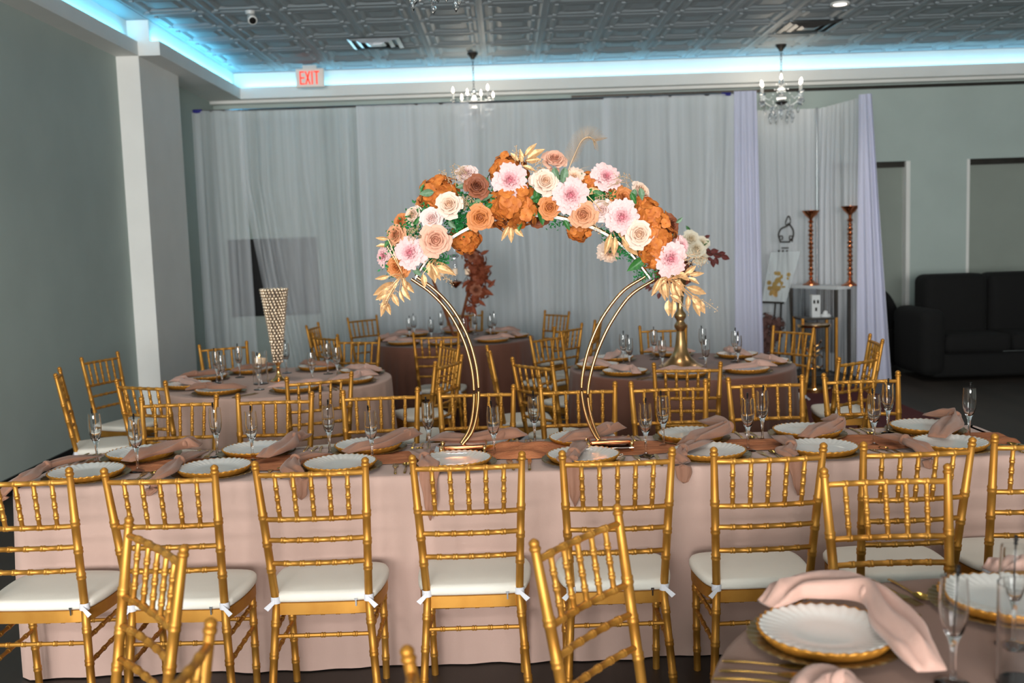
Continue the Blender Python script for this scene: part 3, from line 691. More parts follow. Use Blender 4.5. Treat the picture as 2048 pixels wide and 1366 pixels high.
g = P(2042, 1368, TH); g = thing('glass_cylinder', 'clear glass candle cylinder at the bottom right corner', 'vase', g)
MB().lathe([(1e-6, 0), (.045, 0), (.045, .2), (.0425, .2), (.0425, .006), (1e-6, .006)], 28).build('glass_wall', 'glass', g, sharp=50)

# ------------------------------------------------------------------ centrepieces of the round tables
c = P(558, 762, TH)
v = thing('crystal_vase', 'tall trumpet vase covered in crystal beads on a gold foot', 'vase', c)
MB().lathe([(1e-6, 0), (.062, 0), (.064, .006), (.03, .022), (.014, .05), (.011, .085), (.017, .095), (.012, .105), (.022, .125), (.026, .135)], 28).build('gold_foot', 'gold_bright', v)
ztop = V(555, 578, c.y).z - TH; z0 = .13
rr = lambda z: lerp(.028, .088, ((z - z0) / (ztop - z0)) ** 1.25)
MB().lathe([(rr(z0 + (ztop - z0) * i / 12) - .006, z0 + (ztop - z0) * i / 12) for i in range(13)] + [(rr(ztop) - .009, ztop - .002), (.03, z0 + .1), (1e-6, z0 + .08)], 24).build('liner', 'steel_dark', v)
bd = MB(); z = z0 + .006; j = 0
while z < ztop:
    r = rr(z); nb = max(7, int(2 * PI * r / .0235))
    for k in range(nb):
        a = 2 * PI * (k + .5 * (j % 2)) / nb; bd.ball((r * math.cos(a), r * math.sin(a), z), .0108, 8, 5)
    z += .0195; j += 1
stuff(bd.build('crystal_beads', 'bead', v, sharp=None))
def candle_glass(p, lab, lit=True, r=.05, hgt=.22):
    t = thing('candle_holder', lab, 'candle', p)
    MB().lathe([(1e-6, 0), (r, 0), (r, hgt), (r - .0025, hgt), (r - .0025, .006), (1e-6, .006)], 28).build('glass_wall', 'glass', t, sharp=50)
    MB().lathe([(1e-6, hgt * .62), (r * .7, hgt * .62), (r * .84, hgt * .72), (r * .84, hgt * .78), (r * .3, hgt * .79), (1e-6, hgt * .785)], 24).build('candle', 'candle', t)
    MB().lathe([(1e-6, hgt * .80), (.0045, hgt * .83), (.003, hgt * .87), (1e-6, hgt * .92)], 10).build('flame', 'flame', t)
candle_glass(P(522, 768, TH), 'glass cylinder with floating lit candle beside the crystal vase')
for (x, y, lab) in ((1362, 733, 'R'),):
    c = P(x, y, TH); t = thing('trumpet_vase', 'tall gold trumpet vase holding a white and burgundy bouquet', 'vase', c)
    s_ = c.y / F
    ht = V(1362, 560, c.y).z - TH
    hb = lambda px_: V(1362, px_, c.y).z - TH
    prof = [(1e-6, 0), (.155, 0), (.155, .006), (.115, .025), (.075, .06), (.048, .11), (.036, .16), (.028, hb(665)), (.024, hb(662)), (.040, hb(655)), (.042, hb(650)), (.026, hb(643)), (.026, hb(640)), (.040, hb(634)), (.040, hb(628)), (.022, hb(621)), (.018, hb(612)), (.03, hb(585)), (.05, hb(555)), (.062, hb(545)), (.058, hb(545)), (.03, hb(575)), (1e-6, hb(590))]
    MB().lathe(prof, 28).build('vase_body', 'antique_gold', t)
    RVASE = t; RV_C = c

# ================================================================== FLOWERS
def petal(mb, phi0, dphi, r, ztip, h, curl, ruf=0, seed=0, nu=6, nv=6, lean=.25):
    """a cupped petal standing on a ring of radius r, its edge rolled outward"""
    def fn(u, v):
        uu = u * 2 - 1; pr = math.sin(PI * (.16 + .62 * v)) ** .7
        rho = r * (1 - lean + lean * v) + curl * v ** 4; ph = phi0 + uu * dphi * pr
        z = ztip - h * (1 - v) - .16 * h * v * uu * uu - curl * .55 * v ** 6
        if ruf: rho += ruf * v * v * math.sin(uu * 6 + seed * 1.7); z += ruf * v * v * math.sin(uu * 8 + seed)
        return (rho * math.cos(ph), rho * math.sin(ph), z)
    mb.grid(fn, nu, nv)
def rose_mesh(name, m_, seed):
    rnd = random.Random(seed); mb = MB(); n = 21
    mb.lathe([(1e-6, .0), (.35, .02), (.55, .2), (.3, .3), (1e-6, .3)], 10)
    for i in range(n):
        t = i / (n - 1); r = lerp(.05, .80, t ** .85)
        petal(mb, i * 2.4 + rnd.uniform(-.25, .25), lerp(1.6, .62, t ** .6), r, .80 - .55 * t ** 1.5 + rnd.uniform(-.03, .03), lerp(.5, .42, t), lerp(.06, .26, t), .025 * t, i, lean=lerp(.1, .45, t), nu=8, nv=8)
    return mb.mesh(name, m_, sharp=None)
def peony_mesh(name, m_, seed):
    rnd = random.Random(seed); mb = MB(); mb.lathe([(1e-6, .0), (.35, .02), (.5, .2), (.3, .3), (1e-6, .3)], 10)
    for i in range(40):
        t = i / 39; petal(mb, i * 2.4 + rnd.uniform(-.3, .3), lerp(.9, .48, t ** .6), lerp(.06, .78, t ** .8), .66 - .40 * t ** 1.5 + rnd.uniform(-.06, .06), lerp(.36, .3, t), lerp(.08, .30, t), lerp(.05, .06, t), i, lean=lerp(.3, .6, t))
    return mb.mesh(name, m_, sharp=None)
def hydrangea_mesh(name, m_, seed, n=58):
    rnd = random.Random(seed); mb = MB(); mb.ball((0, 0, .1), .55, 8, 6)
    for i in range(n):
        z = 1 - (i + .5) / n * 1.35; a = i * 2.39996 + rnd.uniform(-.2, .2); r = math.sqrt(max(0, 1 - z * z))
        d = Vector((r * math.cos(a), r * math.sin(a), z)); M = Matrix.Translation(d * rnd.uniform(.68, .90)) @ (d + Vector((rnd.gauss(0, .25), rnd.gauss(0, .25), rnd.gauss(0, .25)))).to_track_quat('Z', 'Y').to_matrix().to_4x4() @ Matrix.Rotation(rnd.uniform(0, 2), 4, 'Z')
        s_ = rnd.uniform(.22, .30)
        for k in range(4):
            def fn(u, v, k=k):
                uu = u * 2 - 1; w_ = math.sin(PI * (.08 + .84 * v)) ** .6 * .62; an = k * PI / 2
                x, y, z_ = v, uu * w_, .16 * math.sin(2.2 * v) - .12 * v * v + .06 * abs(uu)
                return (s_ * (x * math.cos(an) - y * math.sin(an)), s_ * (x * math.sin(an) + y * math.cos(an)), s_ * z_)
            mb.grid(fn, 4, 4, M)
        mb.ball(tuple(M @ Vector((0, 0, .03))), .035, 5, 3)
    return mb.mesh(name, m_, sharp=None)
def leaf_mesh(name, m_, asp=.32, fold=.25, bend=.25):
    mb = MB()
    def fn(u, v):
        uu = u * 2 - 1; w_ = asp * .5 * math.sin(PI * min(1, v * 1.02 + .0) ** .85) ** .9 if 0 < v < 1 else 0
        return (uu * w_ * (1 - fold * .3), v, abs(uu) * w_ * fold * 2 - bend * v * v + .02 * math.sin(14 * v) * abs(uu))
    mb.grid(fn, 6, 10); mb.tube([(0, -.12, .02), (0, 0, 0), (0, .5, -bend * .25)], [.012, .012, .006], 5)
    return mb.mesh(name, m_, sharp=None)
FM = {}
for m_ in ('rose_cream', 'rose_blush', 'rose_white', 'rose_peach', 'rose_orange', 'rose_brown', 'rose_ivory'): FM[m_] = rose_mesh('rose', m_, hash(m_) % 7 if False else len(m_))
FM['peony_pink'] = peony_mesh('peony', 'peony_pink', 4); FM['peony_cream'] = peony_mesh('peony', 'rose_cream', 5)
FM['hydrangea_orange'] = hydrangea_mesh('hydrangea', 'hydrangea_orange', 3); FM['hyd_rust'] = hydrangea_mesh('hydrangea', 'rust', 5, 26); FM['hyd_dusty'] = hydrangea_mesh('bloom', 'dusty_bloom', 6, 20)
LM = {k: leaf_mesh('leaf', k, a) for k, a in (('gold_leaf', .36), ('leaf_green', .5), ('leaf_sage', .55), ('burgundy', .6), ('rust', .4))}
YA = (TY0 + TY1) / 2 + .02
arch = thing('floral_arch', 'gold arch centrepiece crowned with blush, cream and orange flowers', 'centrepiece', (P(1068, 900, TH).x, YA, TH))
AO = Vector(arch.location)
def ap(x, y, dy=0): return V(x, y, YA + dy) - AO
def flower(kind, x, y, rpx, dy=0, tilt=(0, 0), parent=None, org=None, Yp=None, name=None):
    org = AO if org is None else org; Yp = (YA if Yp is None else Yp) + dy
    p = V(x, y, Yp) - org; r = rpx * Yp / F
    d = Vector((tilt[0], -1, tilt[1])).normalized(); rnd = random.Random(int(x * 7 + y))
    nm = name or ('rose' if kind.startswith('rose') else 'peony' if kind.startswith('peony') else 'hydrangea')
    k = {'rose': .95, 'peony': .93, 'hydrangea': 1.02}.get(nm, 1)
    o = put(nm, FM[kind], parent or arch, p - d * r * .45, orient(d, spin=rnd.uniform(0, 6)), r / .98 * k * 1.24)
    return o
# tubes: two slender gold rods, waisted like an hourglass
lp = [(832, 553), (870, 580), (905, 618), (934, 670), (951, 725), (957, 775), (955, 820), (945, 862), (924, 910)]
rp_ = [(1290, 553), (1245, 583), (1205, 635), (1180, 690), (1166, 745), (1164, 790), (1175, 840), (1195, 878), (1214, 900)]
rp2 = [(1308, 560), (1262, 590), (1225, 640), (1198, 695), (1181, 750), (1176, 795), (1184, 840), (1200, 878), (1217, 900)]
def rod(pts, dy):
    q = [ap(x, y, dy) for x, y in pts]
    for v in q: v.z = max(v.z, .046)
    MB().tube(spline(q, 6), .0072, 10).build('gold_rod', 'rod_gold', arch)
rod(lp, -.02); rod([(x - 9, y + 5) for x, y in lp[:-2]] + [(938, 860), (922, 908)], .02); rod(rp_, -.02); rod(rp2, .02)
tp_ = [(832, 553), (860, 512), (900, 476), (942, 452), (985, 438), (1060, 428), (1130, 436), (1200, 460), (1255, 500), (1298, 553)]
for dy in (-.025, .025): rod(tp_, dy)
cc = spline([ap(x, y + 4, 0) for x, y in tp_], 6); mb = MB(); vs_, fs_ = [], []
for i, p in enumerate(cc):
    for q in ((-.032, -.004), (.032, -.004), (.032, .008), (-.032, .008)): vs_.append((p.x, p.y + q[0], p.z + q[1]))
for i in range(len(cc) - 1):
    for k in range(4): fs_.append((i * 4 + k, i * 4 + (k + 1) % 4, i * 4 + 4 + (k + 1) % 4, i * 4 + 4 + k))
mb.add(vs_, fs_ + [(0, 1, 2, 3)]).build('support_band', 'trim_white', arch)
for (x, y) in ((925, 912), (1216, 902)):
    p = P(x, y, TH) - AO; p.y = 0; p.z = 0
    bp = MB().box(p.x - .115, p.x + .10, p.y - .085, p.y + .07, 0.026, .030).build('mirror_tray', 'mirror', arch, smooth=False)
    MB().rbox(p.x - .075, p.x + .10, p.y - .05, p.y + .05, .036, .052, .004).build('base_plate', 'copper', arch)
    for ex in (-.085, .095):
        for ey in (-.06, .06): MB().lathe([(1e-6, .0), (.006, .0), (.006, .03), (.009, .034), (.009, .046), (.004, .052), (1e-6, .052)], 10, Matrix.Translation((p.x + ex, p.y + ey, 0))).build('base_knob', 'gold_bright', arch)
HY, RC, RB, RW, RP, RO, RN, PK, PC = 'hydrangea_orange', 'rose_cream', 'rose_blush', 'rose_white', 'rose_peach', 'rose_orange', 'rose_brown', 'peony_pink', 'peony_cream'
FLW = [(HY, 873, 387, 36, .0, (-.4, .3)), (RC, 898, 408, 24, -.09, (-.1, .2)), (RW, 933, 346, 21, -.02, (.0, .7)), (RN, 954, 372, 23, -.08, (.2, .3)), (RO, 960, 436, 24, -.09, (.0, -.1)),
 (RC, 824, 430, 19, -.02, (-.7, .4)), (RW, 863, 437, 22, -.08, (-.2, .2)), (RO, 800, 442, 16, .0, (-.6, .4)), (RB, 871, 480, 29, -.10, (.1, .0)), (RP, 790, 470, 21, -.03, (-.6, .2)),
 (PK, 819, 505, 29, -.08, (-.2, .2)), (PK, 766, 512, 20, .0, (-.9, .1)), (RO, 794, 535, 21, -.04, (-.3, -.2)), (HY, 932, 484, 27, .05, (.1, -.7)),
 (HY, 1016, 338, 34, .02, (-.1, .6)), (PK, 1020, 360, 31, -.09, (.1, .2)), (HY, 1025, 414, 46, -.05, (.0, -.1)), (RB, 1109, 317, 23, .0, (.1, .8)), (RC, 1091, 362, 24, -.08, (.1, .2)), (RC, 1066, 360, 11, -.05, (-.5, .2)),
 (PC, 1148, 352, 21, -.03, (.1, .6)), (PK, 1142, 390, 31, -.09, (.1, .1)), (RO, 1100, 415, 21, -.07, (.0, -.1)), (RN, 1078, 437, 21, .05, (.0, -.6)), (RP, 1166, 429, 25, -.08, (-.1, -.1)),
 (HY, 1184, 366, 25, .0, (.1, .5)), (PK, 1213, 352, 26, -.04, (.2, .4)), (RO, 1247, 397, 25, -.02, (.3, .3)), (RC, 1283, 382, 21, .02, (.7, .5)), (RW, 1203, 420, 21, -.05, (-.1, .1)), (PK, 1244, 434, 30, -.09, (.0, .0)),
 (HY, 1288, 410, 22, .0, (.5, .5)), (HY, 1302, 436, 34, -.02, (.4, .3)), (HY, 1320, 472, 36, -.05, (.4, .1)), (HY, 1310, 508, 27, -.06, (.1, -.1)), (RC, 1279, 468, 26, -.10, (-.1, .0)), (RN, 1343, 450, 21, -.01, (.7, .2)),
 (PK, 1342, 517, 31, -.09, (.1, -.1)), (PK, 1364, 492, 18, -.03, (.6, .1)), (PC, 1220, 508, 24, .06, (.0, -.9)), (HY, 1160, 462, 24, .05, (.0, -.8)), (RO, 985, 446, 12, .03, (.0, -.6)), (RO, 842, 402, 14, .03, (-.7, .4)), (RP, 855, 492, 18, -.02, (-.2, -.5)), (HY, 1225, 380, 18, .04, (.2, .6)), (RB, 1270, 430, 16, -.03, (.2, .3))]
for a in FLW: flower(*a)
def leaf(kind, b_, t_, dy=0, parent=None, Yp=None, org=None, width=1, rnd=random.Random(9)):
    Yp = (YA if Yp is None else Yp); org = AO if org is None else org
    A = V(*b_, Yp + dy) - org; B = V(*t_, Yp + dy - .01) - org; d = B - A; L = d.length; d.normalize()
    nrm = Vector((rnd.uniform(-.5, .5), -1, rnd.uniform(-.2, .6))); nrm = (nrm - d * nrm.dot(d)).normalized(); x = d.cross(nrm)
    R = Matrix((x, d, nrm)).transposed(); return put('leaf', LM[kind], parent or arch, A, R.to_euler(), (L * width, L, L))
GL = [[(1322, 556, 1304, 592), (1330, 562, 1334, 596), (1345, 565, 1354, 600), (1342, 570, 1370, 592), (1340, 590, 1366, 606), (1337, 600, 1336, 632), (1346, 598, 1347, 636), (1374, 574, 1414, 588), (1385, 590, 1403, 614), (1376, 590, 1376, 622), (1385, 600, 1403, 632), (1392, 598, 1412, 627), (1378, 550, 1409, 546), (1376, 556, 1400, 566), (1370, 547, 1393, 532), (1326, 572, 1330, 602), (1350, 560, 1372, 584), (1355, 545, 1380, 560), (1335, 548, 1318, 575), (1318, 560, 1322, 588), (1360, 560, 1358, 592)],
 [(778, 552, 750, 559), (792, 565, 746, 592), (792, 570, 756, 598), (800, 580, 806, 605), (805, 572, 818, 601), (812, 562, 825, 587), (776, 594, 759, 633), (772, 602, 780, 630), (785, 588, 797, 612), (776, 478, 751, 476), (774, 492, 752, 490), (800, 552, 776, 545), (806, 556, 812, 582), (788, 578, 760, 610), (778, 580, 752, 602)],
 [(1050, 312, 1072, 285), (1055, 318, 1088, 295), (1052, 322, 1082, 318), (1045, 332, 1072, 340), (1042, 325, 1042, 298), (1036, 322, 1022, 305)],
 [(1018, 452, 1003, 481), (1022, 452, 1022, 485), (1028, 455, 1046, 473), (1014, 452, 1008, 474)],
 [(1222, 468, 1210, 509), (1230, 474, 1228, 511), (1238, 455, 1250, 482), (1250, 463, 1284, 494), (1244, 474, 1276, 512), (1170, 385, 1200, 378)],
 [(862, 528, 882, 560), (868, 534, 906, 545), (858, 524, 866, 562), (870, 524, 911, 551), (864, 530, 872, 566), (846, 548, 850, 575)]]
for i, sp_ in enumerate(GL):
    s0 = put('gold_spray', None, arch)
    st = MB(); cx = sum(a[0] for a in sp_) / len(sp_); cy = sum(a[1] for a in sp_) / len(sp_) ; root = ap(lerp(cx, 1065, .06), cy - 12, -.05)
    for a in sp_: st.tube([root, root.lerp(ap(a[0], a[1], -.06), .5) + Vector((0, -.012, .006)), ap(a[0], a[1], -.06)], .0016, 5)
    st.build('stem', 'gold_leaf', s0)
    for j, a in enumerate(sp_): leaf('gold_leaf', a[:2], a[2:], -.06 + .012 * (j % 4), s0, width=1.0 + .2 * (j % 3))
GR = [('leaf_sage', 868, 384, 838, 388), ('leaf_green', 842, 385, 846, 367), ('leaf_sage', 940, 375, 912, 372), ('leaf_green', 985, 408, 962, 420), ('leaf_green', 980, 395, 1000, 412), ('leaf_sage', 978, 372, 965, 352), ('leaf_green', 970, 400, 940, 412), ('leaf_green', 1075, 375, 1072, 405), ('leaf_green', 1088, 398, 1062, 402), ('leaf_sage', 1108, 335, 1115, 365), ('leaf_sage', 1130, 335, 1125, 368), ('leaf_green', 1112, 352, 1132, 360), ('leaf_green', 1185, 382, 1212, 398), ('leaf_green', 1168, 388, 1186, 378), ('leaf_green', 1078, 418, 1088, 450), ('leaf_green', 1070, 432, 1058, 418), ('leaf_green', 1042, 440, 1036, 462), ('leaf_green', 1290, 515, 1256, 543), ('leaf_green', 835, 455, 820, 468), ('leaf_green', 828, 450, 838, 436), ('leaf_sage', 898, 440, 910, 458), ('leaf_green', 778, 482, 768, 494), ('leaf_sage', 826, 535, 842, 552), ('leaf_sage', 1270, 378, 1264, 402), ('leaf_sage', 1280, 376, 1286, 400), ('leaf_green', 1262, 385, 1272, 408), ('leaf_sage', 1350, 470, 1338, 474), ('leaf_green', 1290, 485, 1298, 500), ('leaf_sage', 1352, 445, 1366, 436), ('leaf_green', 845, 535, 856, 545), ('leaf_green', 880, 512, 870, 500), ('leaf_green', 1128, 440, 1140, 460), ('leaf_green', 930, 400, 948, 420), ('leaf_sage', 960, 400, 985, 388), ('leaf_green', 1060, 400, 1080, 388), ('leaf_green', 1005, 385, 985, 375)]
for i, a in enumerate(GR): leaf(a[0], a[1:3], a[3:5], -.06 + .01 * (i % 3))
# boxwood mat and dried sprays between the flowers
rnd = random.Random(5); bx = MB()
path = [(780, 520), (800, 470), (840, 435), (880, 415), (930, 400), (990, 390), (1060, 385), (1130, 385), (1200, 395), (1255, 420), (1295, 460), (1330, 520)]
pc = spline([ap(x, y, 0) for x, y in path], 10)
def leaflet(mb, p, s_, rnd):
    d = Vector((rnd.gauss(0, 1), rnd.gauss(0, 1) - .5, rnd.gauss(0, 1))).normalized(); q = d.orthogonal().normalized(); r_ = d.cross(q); L = s_ * rnd.uniform(.6, 1.3)
    mb.add([p, p + d * L * .5 + q * L * .32, p + d * L, p + d * L * .5 - q * L * .32], [(0, 1, 2, 3)])
for i in range(3600):
    p = rnd.choice(pc); leaflet(bx, p + Vector((rnd.gauss(0, .018), abs(rnd.gauss(0, .03)) - .03, rnd.gauss(0, .03) - .012)), .017, rnd)
for cx, cy, n_ in ((915, 448, 260), (925, 436, 200), (862, 515, 160), (880, 518, 120), (1182, 396, 200), (1240, 486, 220), (1225, 472, 160), (1262, 505, 160), (1112, 440, 90), (1288, 545, 110)):
    for i in range(n_): leaflet(bx, ap(cx + rnd.gauss(0, 11), cy + rnd.gauss(0, 9), -.03 + abs(rnd.gauss(0, .02))), .015, rnd)
stuff(bx.build('boxwood', 'boxwood', arch, sharp=None))
dr = MB()
def spray(b_, t_, n_=16, sz=.006, dy=-.06, curl=0):
    A, B = ap(*b_, dy), ap(*t_, dy); mid = A.lerp(B, .5) + Vector((curl, -.01, .01)); st = spline([A, mid, B], 6); dr.tube(st, .0011, 4)
    for k in range(n_):
        p = st[rnd.randrange(3, len(st))]; d = Vector((rnd.gauss(0, 1), rnd.gauss(0, 1), rnd.gauss(0, 1))).normalized() * .022 * rnd.uniform(.4, 1.2); dr.tube([p, p + d], .0006, 3); dr.ball(p + d, sz * .42, 5, 3)
for a in ((905, 375, 883, 342), (912, 375, 908, 335), (925, 370, 916, 345), (940, 360, 915, 330), (930, 395, 950, 405), (915, 395, 938, 412), (925, 388, 930, 420), (812, 490, 838, 455), (820, 490, 845, 470), (815, 480, 825, 455), (1060, 345, 1085, 325), (1065, 350, 1090, 335), (1190, 400, 1215, 392), (1195, 405, 1218, 410), (1225, 360, 1262, 358), (1215, 375, 1258, 366), (1360, 525, 1412, 515), (1365, 530, 1408, 530), (1360, 520, 1400, 508), (790, 565, 765, 605), (800, 565, 770, 615), (1340, 590, 1378, 626), (1375, 590, 1436, 622), (870, 550, 905, 565), (1030, 325, 1034, 300), (1290, 475, 1310, 455), (1180, 450, 1200, 462), (955, 408, 962, 420)):
    spray(a[:2], a[2:], 18)
stuff(dr.build('dried_sprays', 'dry_grass', arch, sharp=None))
fe = MB(); st = spline([ap(1136, 342, -.03), ap(1148, 312, -.03), ap(1163, 282, -.03), ap(1178, 274, -.03), ap(1190, 282, -.03)], 10); fe.tube(st, [.0022] * (len(st) - 1) + [.0006], 5)
for i, p in enumerate(st[4:]):
    t = (st[min(i + 5, len(st) - 1)] - st[i + 3]).normalized(); sd = t.cross(Vector((0, 1, 0)))
    for s_ in (-1, 1):
        for k in range(2):
            L = .045 if s_ > 0 else .02; q = p + t * .004 * k; fe.tube([q, q + t * .018 + sd * s_ * L * .5 + Vector((0, rnd.uniform(-.01, .01), 0)), q + t * .028 + sd * s_ * L + Vector((0, rnd.uniform(-.015, .015), -.006))], [.0006, .0005, .0003], 3)
for a in ((1146, 350, 1180, 332), (1146, 352, 1176, 338)):
    A, B = ap(*a[:2], -.02), ap(*a[2:], -.02); fe.tube([A, A.lerp(B, .5) + Vector((0, 0, .008)), B], [.001, .0008, .0003], 4)
fe.build('feather_plume', 'dry_grass', arch, sharp=None)

# bouquet in the gold trumpet vase on the right brown table
bo = Vector(RVASE.location); by = bo.y
def bq(kind, x, y, r, dy=0, tilt=(0, .3)): flower(kind, x, y, r, dy, tilt, RVASE, bo, by)
for a in (('rose_ivory', 1382, 478, 17, -.04), ('rose_ivory', 1392, 497, 17, -.05), ('rose_ivory', 1404, 486, 14, .0), ('rose_ivory', 1374, 492, 16, .02), ('rose_ivory', 1360, 500, 20, .06), ('rose_ivory', 1345, 520, 20, .06), ('rose_ivory', 1400, 512, 15, .02), ('hyd_rust', 1330, 545, 22, .05), ('hyd_rust', 1365, 540, 24, .05), ('rose_ivory', 1335, 500, 18, .1)): bq(*a)
for i, a in enumerate([(1400, 492, 1418, 480), (1405, 500, 1424, 502), (1412, 505, 1432, 508), (1420, 505, 1438, 500), (1426, 510, 1446, 512), (1436, 508, 1452, 506), (1442, 512, 1460, 518), (1430, 515, 1436, 530), (1424, 518, 1428, 535), (1415, 515, 1425, 522), (1300, 570, 1290, 578), (1304, 575, 1296, 582), (1308, 565, 1298, 566), (1310, 580, 1304, 592), (1318, 560, 1308, 556), (1320, 585, 1316, 598), (1380, 462, 1372, 452), (1408, 478, 1420, 470)]):
    leaf('burgundy' if i not in (0, 16) else 'leaf_green', a[:2], a[2:], .02 * (i % 3), RVASE, by, bo, 1.1)
MB().tube([V(1360, 560, by) - bo, V(1400, 500, by) - bo, V(1455, 514, by) - bo], .003, 5).tube([V(1360, 560, by) - bo, V(1330, 560, by) - bo, V(1298, 576, by) - bo], .003, 5).tube([V(1362, 560, by) - bo, V(1345, 510, by + .06) - bo], .004, 5).tube([V(1362, 560, by) - bo, V(1390, 490, by) - bo], .004, 5).build('stems', 'stem_dark', RVASE)

# ================================================================== DRAPES
YD = 11.2
def drape(name, lab, A, B, zt, zb, m_, folds, amp, seed, ea=None, eb=None, nx=None, group='white drapes', sag=0):
    """hanging cloth between floor points A and B; ea/eb(t): shift of the two edges, t = 0 top .. 1 bottom"""
    rnd = random.Random(seed); A, B = Vector(A), Vector(B); d = B - A; L = d.length; d.normalize(); nrm = Vector((d.y, -d.x))
    q = [(rnd.uniform(0, 6), folds * rnd.uniform(.5, 1.5), rnd.uniform(.4, 1)) for _ in range(4)]
    nx = nx or max(24, int(L / .016)); o0 = A
    def fn(u, v):
        s = u + .012 * math.sin(6 * v + 9 * u) * (1 if 0 < u < 1 else 0); s0 = (ea(v) if ea else 0); s1 = L + (eb(v) if eb else 0); x = lerp(s0, s1, s)
        wv = sum(a * math.sin(2 * PI * f * u + p + .6 * math.sin(2 * v + p)) for p, f, a in q) / 2.4
        off = amp * (.35 + .65 * min(1, v * 3)) * wv
        p = A + d * x + nrm * off; return (p.x - A.x, p.y - A.y, lerp(zt - sag * 4 * u * (1 - u), zb, v))
    o = MB().grid(fn, nx, 26).build(name, m_, None, sharp=None, loc=(A.x, A.y, 0)); tag(o, lab, 'drape', group); return o
def DX(x, y=420, Y=YD): return V(x, y, Y).x
zt = V(900, 206, YD).z
t365 = (zt - V(480, 365, YD).z) / zt
xs_ = [DX(385, 250), DX(479, 300), DX(722), DX(936), DX(1212), DX(1466)]
slit = lambda k: (lambda t: k * max(0, (t - t365)) / (1 - t365))
labs = ['sheer white drape panel at the far left beside the dark gap', 'sheer white drape panel right of the dark gap, behind the crystal vase', 'sheer white drape panel behind the left part of the flower arch', 'sheer white drape panel behind the centre of the flower arch', 'sheer white drape panel behind the right part of the flower arch']
for i in range(5):
    drape('sheer_drape', labs[i], (xs_[i], YD + .03 * (i % 2)), (xs_[i + 1] + .05, YD + .03 * (i % 2)), zt, .015, 'sheer_thin' if i < 2 else 'sheer_white', (xs_[i + 1] - xs_[i]) * 7, .042, 11 + i,
          ea=slit(.36) if i == 1 else None, eb=slit(.02) if i == 0 else None)
pt = thing('drape_pole', 'long slim pole carrying the sheer drapes, blue tape at both ends', 'pole', (xs_[0], YD, zt))
MB().tube([(0, .02, .0), (xs_[5] - xs_[0] + .05, .02, .0)], .014, 8).build('pole_tube', 'chrome', pt)
for dx in (.06, xs_[5] - xs_[0] - .06): MB().tube([(dx - .05, .02, 0), (dx + .05, .02, 0)], .022, 8).build('tape_band', 'blue_tape', pt)
drape('column_drape', 'dense white drape column between sheer wall and photo corner', (DX(1466, 200), YD - .05), (DX(1500, 200), YD - .05), zt + .02, .01, 'drape_white', 3, .05, 31, ea=lambda t: -.02 * t, eb=lambda t: .06 + .06 * t, nx=60)
zb_ = V(1575, 219, 12.0).z
drape('sheer_drape', 'sheer white drape at the back of the photo corner, under the chandelier', (DX(1490, 300, 12.0), 12.0), (DX(1642, 300, 12.0), 12.0), zb_, .01, 'sheer_white', 8, .035, 32)
drape('sheer_drape', 'sheer white side drape slanting forward right of the easel', (DX(1640, 300, 12.0), 12.0), (DX(1736, 300, 11.0), 11.0), zb_, .01, 'sheer_white', 9, .04, 33, nx=110)
drape('column_drape', 'dense white drape column at the right, beside the black sofa', (DX(1716, 195, 11.0), 10.98), (DX(1728, 195, 11.0), 10.94), zb_ + .01, .01, 'drape_white', 2.5, .05, 34, ea=lambda t: -.02 * t, eb=lambda t: .06 + .22 * t, nx=60)
for x, y, Y_ in ((1634, 330, 11.9), (1720, 330, 11.08)):
    a = V(x, y, Y_); tag(MB().tube([(0, 0, .0), (0, 0, zb_)], .012, 8).build('upright_pole', 'chrome', loc=(a.x, Y_, 0)), 'slim metal upright pole ' + ('in the back corner of the photo corner' if x < 1700 else 'inside the right drape column'), 'pole', 'drape poles')

# ================================================================== CEILING AND WALL FITTINGS
a, c = V(456, 480, YBACK - .05), V(640, 628, YBACK - .05)
s = thing('wall_screen', 'dark wall screen seen through the sheer drape at the left', 'screen', ((a.x + c.x) / 2, YBACK - .05, (a.z + c.z) / 2))
w_, h_ = (c.x - a.x) / 2, (a.z - c.z) / 2
MB().rbox(-w_, w_, -.02, .05, -h_, h_, .008).build('casing', 'black_plastic', s); MB().box(-w_ + .015, w_ - .015, -.022, -.0195, -h_ + .015, h_ - .015).build('display', 'screen_black', s, smooth=False)
